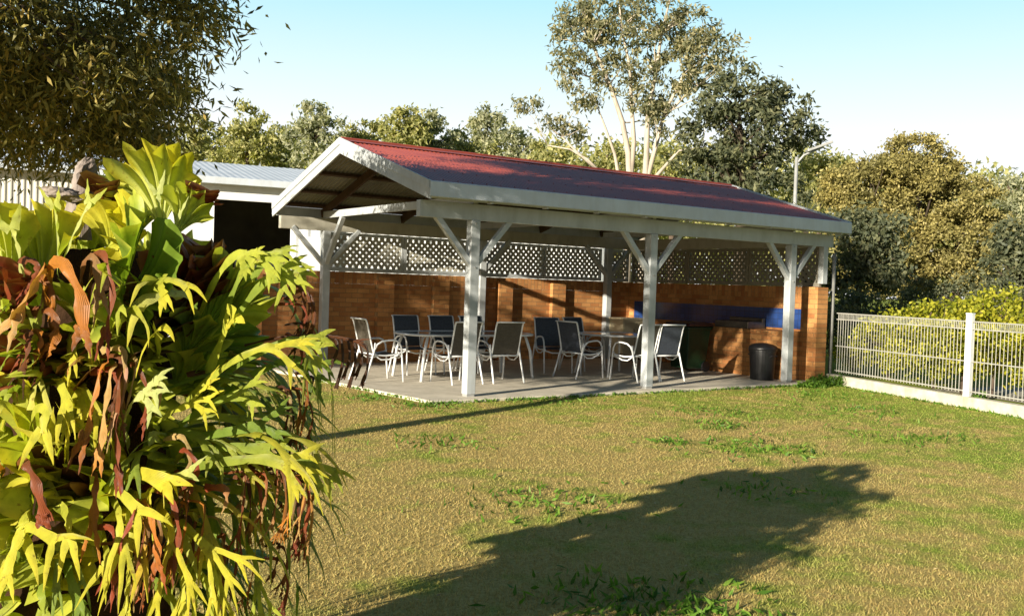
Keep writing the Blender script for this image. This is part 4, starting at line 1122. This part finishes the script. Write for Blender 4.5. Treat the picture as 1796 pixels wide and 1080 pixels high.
# living fronds with antler forks
A = [
 ([(98, 480, -.18), (97, 420, -.30), (90, 360, -.34)], .052, PALE, LIME, 1, .09, -2., .5),
 ([(102, 470, -.18), (125, 410, -.32), (152, 352, -.34)], .042, PALE, LIME, 1, .08, 0., .6),
 ([(40, 520, -.2), (28, 440, -.30), (14, 400, -.32)], .05, PALE, LIME, 1, .10, 1., .6),
 ([(276, 420, -.02), (274, 370, -.10), (270, 338, -.12)], .036, PALE, PALE, 1, .07, -2, .45),
 ([(292, 420, -.02), (312, 372, -.10), (326, 345, -.12)], .030, PALE, PALE, 0, .07, -2, .45),
 ([(228, 650, -.15), (222, 575, -.32), (234, 542, -.40), (258, 575, -.44), (262, 610, -.44)], .036, GRN, YEL, 0, .1, 3, .5),
 ([(236, 650, -.15), (226, 570, -.33), (214, 560, -.40), (204, 600, -.42)], .034, LIME, LIME, 0, .1, 3, .5),
 ([(355, 640, 0), (395, 540, -.12), (430, 462, -.18), (462, 452, -.22)], .05, GRN, LIME, 2, .10, 7, .6),
 ([(350, 650, 0), (410, 560, -.14), (455, 500, -.2), (490, 480, -.22)], .045, GRN, LIME, 2, .10, 8, .6),
 ([(350, 640, .05), (420, 520, -.05), (470, 450, -.05), (500, 470, -.05)], .045, GRN, LIME, 2, .10, 8, .6),
 ([(330, 600, 0), (370, 500, -.14), (405, 450, -.2), (425, 450, -.22)], .045, LIME, LIME, 2, .08, 7, .6),
 ([(350, 690, -.05), (390, 590, -.2), (398, 545, -.24), (410, 560, -.28)], .06, LIME, YEL, 1, .06, 4, .5),
 ([(340, 700, 0), (430, 630, -.12), (500, 600, -.14), (535, 600, -.14)], .05, GRN, LIME, 2, .10, 7, .55),
 ([(340, 720, .05), (440, 660, -.04), (510, 630, -.04), (540, 640, -.04)], .045, GRN, GRN, 2, .10, 7, .55),
 ([(330, 700, -.1), (400, 640, -.25), (460, 610, -.28), (490, 612, -.28)], .04, LIME, YEL, 2, .09, 6, .5),
 ([(300, 760, -.1), (370, 710, -.25), (430, 690, -.3)], .04, GRN, LIME, 2, .08, 5, .5),
 ([(260, 760, -.1), (300, 725, -.3), (345, 705, -.36)], .036, LIME, YEL, 2, .07, 5, .5),
 ([(290, 780, -.1), (390, 760, -.22), (470, 745, -.25)], .045, GRN, GRN, 2, .09, 5, .5),
 ([(300, 800, -.1), (400, 785, -.2), (480, 790, -.22)], .045, GRN, LIME, 2, .08, 5, .5),
 ([(260, 840, -.1), (370, 815, -.25), (460, 805, -.3), (515, 815, -.32)], .05, GRN, YEL, 2, .12, 6, .6),
 ([(300, 830, -.05), (430, 800, -.15), (530, 810, -.18), (560, 822, -.18)], .045, GRN, LIME, 2, .10, 7, .5),
 ([(190, 840, -.2), (250, 830, -.4), (300, 848, -.46)], .06, YEL, YEL, 1, .10, 5, .4),
 ([(170, 850, -.2), (215, 865, -.42), (255, 905, -.5)], .045, LIME, YEL, 1, .12, 4, .5),
 ([(255, 850, -.2), (300, 840, -.36), (340, 830, -.4)], .035, LIME, PALE, 1, .08, 3, .4),
 ([(230, 790, -.2), (222, 740, -.36), (238, 700, -.4), (258, 690, -.42)], .045, PALE, PALE, 2, .07, 8, .6),
 ([(60, 800, -.25), (28, 730, -.45), (5, 710, -.5), (-20, 745, -.52)], .04, LIME, YEL, 1, .1, 5, .5),
 ([(50, 800, -.25), (60, 725, -.46), (80, 720, -.52), (75, 760, -.54)], .045, LIME, YEL, 1, .12, 6, .6),
 ([(110, 800, -.2), (106, 790, -.45), (100, 795, -.48), (85, 770, -.5)], .045, LIME, YEL, 1, .1, -1, .7),
 ([(120, 830, -.2), (118, 780, -.45), (124, 750, -.5), (100, 705, -.5)], .04, YEL, YEL, 0, .1, 2, .5),
 ([(60, 870, -.25), (45, 910, -.5), (47, 930, -.54)], .06, LIME, YEL, 2, .14, 3, .75),
 ([(70, 900, -.2), (50, 935, -.48), (46, 950, -.52)], .05, LIME, YEL, 1, .17, 4, .5),
 ([(20, 900, -.2), (0, 900, -.5), (-20, 930, -.54)], .05, LIME, YEL, 2, .12, 4, .7),
 ([(90, 870, -.2), (120, 900, -.46), (128, 945, -.5)], .045, LIME, YEL, 1, .12, 3, .4),
 ([(200, 870, -.2), (215, 900, -.44), (218, 950, -.5)], .034, LIME, YEL, 1, .16, 3, .35),
 ([(230, 870, -.2), (232, 910, -.44), (225, 960, -.5)], .034, LIME, YEL, 1, .18, 3, .3),
 ([(180, 920, -.2), (195, 970, -.46), (190, 1000, -.5)], .032, LIME, YEL, 1, .12, 3, .4),
 ([(260, 880, -.2), (262, 930, -.44), (262, 990, -.48)], .032, ORG, YEL, 1, .14, 3, .3),
 ([(280, 880, -.2), (305, 920, -.42), (310, 960, -.46)], .036, YEL, YEL, 2, .14, 3, .4),
 ([(310, 900, -.15), (350, 940, -.34), (380, 970, -.38)], .036, LIME, YEL, 2, .12, 3, .5),
 ([(240, 960, -.15), (235, 1020, -.4), (232, 1080, -.44)], .032, LIME, YEL, 1, .12, 3, .4),
 ([(300, 960, -.15), (330, 1010, -.36), (330, 1060, -.4)], .032, LIME, YEL, 2, .12, 3, .4),
 ([(360, 960, -.1), (390, 1000, -.3), (400, 1050, -.32)], .032, LIME, YEL, 2, .12, 3, .4),
 ([(420, 930, 0), (455, 980, -.15), (465, 1030, -.18)], .03, GRN, LIME, 2, .14, 3, .4),
 ([(110, 940, -.2), (130, 1010, -.4), (150, 1070, -.42)], .045, GRN, GRN, 2, .12, 3, .4),
 ([(60, 990, -.2), (80, 1040, -.4), (85, 1080, -.42)], .05, GRN, LIME, 2, .12, 3, .4),
 ([(370, 850, -.05), (385, 930, -.2), (395, 980, -.22)], .035, GRN, GRN, 1, .1, 3, .4),
 ([(0, 600, -.2), (-5, 520, -.35), (-25, 470, -.4)], .05, PALE, LIME, 2, .12, 3, .6),
 ([(70, 690, -.2), (65, 620, -.32), (62, 570, -.34)], .04, GRN, LIME, 1, .08, 0, .4),
 ([(55, 700, -.2), (30, 680, -.36), (15, 690, -.38)], .034, GRN, LIME, 1, .06, 2, .5),
]
for P_, w_, a_, b_, fk, fl, dr, spd in A:
    frond(P_, w_, a_, b_, fk, fl, dr, spd)
# fronds round the back and sides of the clump
for i in range(26):
    a = random.uniform(-.25, PI+.9); z = random.uniform(.55, 1.6); r = .28
    if .8*math.cos(a)-.6*math.sin(a) < -.55: continue
    d = np.array([math.cos(a), math.sin(a), .55])
    m = MB(); grow(m, np.array([r*math.cos(a)*.9, .1+r*math.sin(a)*.9, z]), d, random.uniform(.28, .42), random.uniform(.035, .055), GRN, random.choice((LIME, YEL, GRN)), 2.6, 2, nrm(np.array([math.cos(a)*.5, math.sin(a)*.5, .8])), spread=.5)
    m.build('frond', M['frond'], fern, smooth=True)

# dead fronds
Dd = [
 ([(95, 540, -.18), (80, 470, -.38), (105, 462, -.46), (135, 520, -.48), (142, 590, -.48)], .055, ORG, BRN, 1, .08, 5, .4),
 ([(70, 540, -.2), (75, 470, -.40), (55, 500, -.46), (20, 560, -.48)], .05, ORG, TAN, 1, .12, 3, .4),
 ([(90, 600, -.18), (78, 520, -.36), (70, 490, -.40)], .045, ORG, ORG, 0, .1, 3, .4),
 ([(150, 560, -.15), (158, 460, -.34), (180, 452, -.40), (192, 520, -.42), (182, 590, -.42)], .04, BRN, RED, 1, .1, 5, .3),
 ([(140, 560, -.15), (140, 470, -.34), (160, 452, -.38), (172, 520, -.42)], .035, BRN, TAN, 1, .1, 5, .3),
 ([(10, 600, -.2), (5, 490, -.40), (-15, 480, -.44), (-30, 560, -.46)], .05, RED, BRN, 1, .1, 5, .3),
 ([(190, 650, -.2), (180, 640, -.40), (165, 700, -.44), (150, 770, -.44)], .045, ORG, BRN, 1, .12, 5, .25),
 ([(200, 640, -.2), (195, 650, -.42), (185, 720, -.44), (176, 800, -.44)], .04, TAN, ORG, 1, .08, 5, .25),
 ([(205, 640, -.2), (210, 660, -.42), (205, 750, -.42), (212, 830, -.42)], .035, BRN, RED, 1, .1, 5, .2),
 ([(215, 620, -.2), (222, 640, -.4), (218, 690, -.42), (196, 750, -.43)], .02, (.5, .25, .2), TAN, 1, .08, 5, .2),
 ([(230, 620, -.2), (240, 640, -.38), (228, 700, -.4), (222, 735, -.4)], .018, TAN, TAN, 0, .08, 5, .2),
 ([(270, 650, -.1), (278, 670, -.3), (284, 700, -.32), (274, 735, -.32)], .018, TAN, TAN, 0, .08, 5, .2),
 ([(170, 800, -.2), (172, 850, -.42), (168, 930, -.44)], .035, BRN, ORG, 1, .1, 4, .3),
 ([(20, 830, -.25), (40, 810, -.52), (65, 850, -.56), (82, 920, -.56)], .045, BRN, RED, 1, .05, 4, .3),
 ([(10, 860, -.25), (0, 820, -.52), (-25, 860, -.54)], .04, ORG, BRN, 1, .1, 4, .3),
 ([(150, 640, -.2), (140, 628, -.36), (122, 645, -.42), (120, 660, -.42)], .025, TAN, ORG, 0, .1, 4, .3),
 ([(235, 880, -.2), (245, 890, -.46), (225, 940, -.5), (205, 1010, -.5)], .04, RED, RED, 1, .1, 4, .3),
 ([(240, 870, -.2), (262, 890, -.46), (280, 950, -.5), (285, 1000, -.5)], .035, ORG, RED, 1, .08, 4, .3),
 ([(250, 850, -.2), (300, 870, -.42), (320, 930, -.46), (312, 990, -.46)], .03, RED, BRN, 1, .1, 4, .3),
]
for P_, w_, a_, b_, fk, fl, dr, spd in Dd:
    frond(P_, w_, a_, b_, fk, fl, dr, spd, 'dead_frond', ruf=.22, fold=.5)
cols = (BRN, RED, BRN, ORG, DRK, TAN)
def strings(n, x0, x1, v0, v1, y0, y1, l0, l1, w):
    for i in range(n):
        px = random.uniform(x0, x1); v = random.uniform(v0, v1); y = random.uniform(y0, y1)
        L = random.uniform(l0, l1)*563; c = random.choice(cols); b_ = random.choice(cols)
        sx = random.uniform(-14, 14)
        frond([(px-random.uniform(10, 40), v-random.uniform(-5, 14), y+.05), (px, v, y), (px+sx+8, v+L*.5, y-.02), (px+sx, v+L, y)], random.uniform(.5, 1)*w, c, b_, random.choice((0, 1, 1, 2)), random.uniform(.04, .10), 4, .35, 'dead_frond', ruf=.3, fold=.6)
strings(30, 420, 560, 805, 850, -.28, .02, .08, .22, .018)
strings(10, 500, 552, 640, 690, -.12, .02, .08, .2, .017)
strings(12, 330, 470, 830, 960, -.34, 0, .08, .2, .02)
strings(12, 180, 330, 880, 980, -.48, -.3, .08, .2, .022)
strings(5, 0, 90, 560, 640, -.42, -.3, .05, .12, .03)
strings(5, 510, 545, 520, 600, -.1, 0, .05, .12, .016)
strings(6, 400, 520, 930, 1000, -.2, .05, .08, .2, .018)

# green fronds filling the right flank, and the far left side of the clump beyond the frame
NUP = nrm(np.array((.1, -.5, .85)))
for i in range(30):
    p = q(random.uniform(270, 400), random.uniform(640, 900), random.uniform(-.18, .15))
    d = np.array((random.uniform(.8, 1.2), random.uniform(-.5, .5), random.uniform(-.05, .55)))
    m = MB(); c = random.choice((GRN, GRN, LIME, (.07, .12, .015), BRN))
    grow(m, p, d, random.uniform(.13, .22), random.uniform(.024, .04), c, random.choice((LIME, GRN, YEL)), random.uniform(1.5, 3), 2, NUP, spread=.4)
    m.build('frond', M['frond'], fern, smooth=True)
for (a, b, v0, v1, y) in ((-330, -420, 640, 440, .35), (-250, -200, 560, 340, .4), (-420, -560, 760, 620, .4), (-300, -330, 860, 720, .3), (-450, -520, 900, 800, .5), (-150, -180, 500, 330, .45), (-200, -240, 900, 790, .35), (-380, -300, 700, 520, .55), (-520, -640, 640, 520, .5), (-100, -100, 620, 450, .45)):
    fan((a, v0, y), (b, v1, y), (-.3, -.6, .3), .95, 5, GRN, LIME, .05, .3)
for bs_, tp_, n_, sp_, c_ in (((140, 620, -.05), (150, 540, -.28), (-.2, -.9, .3), .7, GRN), ((230, 700, 0), (270, 610, -.16), (.1, -.9, .3), .8, (.07, .12, .015)), ((300, 700, .05), (370, 620, -.06), (.3, -.9, .3), .8, GRN),
                              ((100, 1080, -.1), (95, 985, -.3), (-.2, -.9, .3), .9, GRN), ((250, 800, -.02), (300, 735, -.2), (.2, -.8, .5), .8, GRN), ((130, 960, -.1), (140, 880, -.34), (-.2, -.9, .3), .8, LIME),
                              ((0, 760, -.1), (-15, 660, -.3), (-.3, -.9, .3), .8, GRN), ((20, 1090, -.1), (5, 990, -.35), (-.3, -.9, .3), .8, GRN), ((180, 440, .0), (240, 385, -.12), (.0, -.8, .6), .7, LIME)):
    fan(bs_, tp_, n_, sp_, 5, c_, LIME if c_ != LIME else YEL, .04, .3)

strings(4, 150, 280, 600, 700, -.42, -.3, .08, .2, .03)
strings(3, 0, 140, 450, 560, -.44, -.34, .06, .14, .04)
strings(6, 200, 400, 760, 860, -.36, -.2, .06, .14, .03)
# withered arm of the clump reaching out towards the slab
frond([(430, 605, .0), (500, 590, -.02), (570, 588, -.02), (640, 600, -.02)], .012, DRK, BRN, 1, .07, 7, .4, 'dead_frond', ruf=.3, fold=.6)
for px_, v_, L_ in ((600, 592, 90), (612, 594, 70), (622, 596, 84), (634, 600, 60), (645, 604, 74), (590, 590, 50)):
    frond([(px_-14, v_-2, -.02), (px_, v_+4, -.02), (px_+4, v_+L_*.5, -.03), (px_-6, v_+L_, -.02)], .014, DRK, DRK, 1, .03, 4, .3, 'dead_frond', ruf=.3, fold=.6)
for px_, v_, L_ in ((530, 505, 80), (540, 512, 60), (548, 520, 70)):
    frond([(px_-40, v_+10, .0), (px_-8, v_-4, -.02), (px_+4, v_+L_*.5, -.03), (px_-4, v_+L_, -.02)], .018, BRN, DRK, 1, .03, 4, .3, 'dead_frond', ruf=.3, fold=.6)
for (a, b, v0, v1, y, sp_) in ((-120, -140, 520, 330, .2, 1.0), (-240, -300, 520, 350, .25, 1.0), (-60, -60, 520, 375, .25, .9), (-330, -420, 600, 430, .2, 1.), (40, 10, 520, 375, .3, .8), (215, 225, 470, 300, .3, .6), (-180, -230, 700, 560, .2, 1.1), (-320, -420, 800, 680, .2, 1.1), (320, 380, 560, 430, .35, 1.0), (330, 420, 720, 600, .3, 1.0), (320, 400, 860, 760, .25, 1.0)):
    fan((a, v0, y), (b, v1, y), (-.3, -.8, .3), sp_, 5, GRN, LIME, .05, .2, jag=.06)

for (a, b, v0, v1, y, sp_) in ((40, 40, 560, 390, .3, 1.1), (0, -10, 700, 520, .3, 1.1), (20, 20, 840, 660, .3, 1.1), (90, 80, 640, 470, .28, 1.0), (-40, -50, 620, 440, .32, 1.1), (60, 60, 960, 800, .3, 1.1), (150, 150, 520, 380, .3, .9), (-60, -80, 900, 740, .3, 1.1), (-90, -110, 560, 400, .3, 1.0)):
    fan((a, v0, y), (b, v1, y), (-.6, -.8, .1), sp_, 5, GRN, LIME, .03, .1, jag=.05)

# more overlapping mid-size fronds over the sunny face of the clump
NS = nrm(np.array((-.35, -.8, .5)))
for i in range(34):
    px_, v_ = random.uniform(-20, 330), random.uniform(500, 1040)
    p = q(px_, v_, random.uniform(-.28, -.12))
    d = np.array((random.uniform(-.5, .9), -random.uniform(.5, 1.0), random.uniform(.1, .8)))
    m = MB(); c0 = random.choice((GRN, LIME, PALE, LIME)); c1 = random.choice((LIME, YEL, YEL, GRN))
    grow(m, p, d, random.uniform(.11, .2), random.uniform(.03, .05), c0, c1, random.uniform(3, 7), random.choice((1, 2, 2)), NS, spread=.42, curl=-1.)
    m.build('frond', M['frond'], fern, smooth=True)
for (a, b, v0, v1, y, sp_) in ((130, 150, 760, 660, -.22, .7), (60, 50, 660, 570, -.3, .7), (250, 285, 660, 590, -.2, .8), (20, 0, 960, 870, -.3, .8), (210, 235, 900, 820, -.25, .7), (290, 330, 850, 780, -.15, .8), (320, 370, 960, 880, -.1, .8), (110, 105, 900, 820, -.3, .6), (180, 190, 640, 560, -.22, .6)):
    fan((a, v0, y+.1), (b, v1, y-.06), (-.25, -.85, .45), sp_, 5, random.choice((GRN, LIME)), random.choice((LIME, YEL)), .035, .35, jag=.08)

# skirts of old fronds low on the far side of the clump
for (x_, y_, z_, L_) in ((-.15, .55, .62, .42), (.0, .62, .50, .4), (.15, .6, .66, .42), (.3, .5, .55, .4), (-.05, .5, .30, .34), (.2, .45, .32, .36), (.4, .35, .45, .36), (-.2, .42, .9, .36)):
    b_ = np.array((x_*.5, y_*.45, z_+.12)); m = MB()
    for k_ in range(7):
        a_ = math.atan2(y_, x_)+random.uniform(-.7, .7)
        grow(m, b_, (math.cos(a_), math.sin(a_), random.uniform(-.1, .5)), L_*random.uniform(.7, 1.1), .06, GRN, GRN, 3, 1, nrm(np.array((math.cos(a_)*.5, math.sin(a_)*.5, .8))), spread=.5)
    m.build('frond', M['frond'], fern, smooth=True)
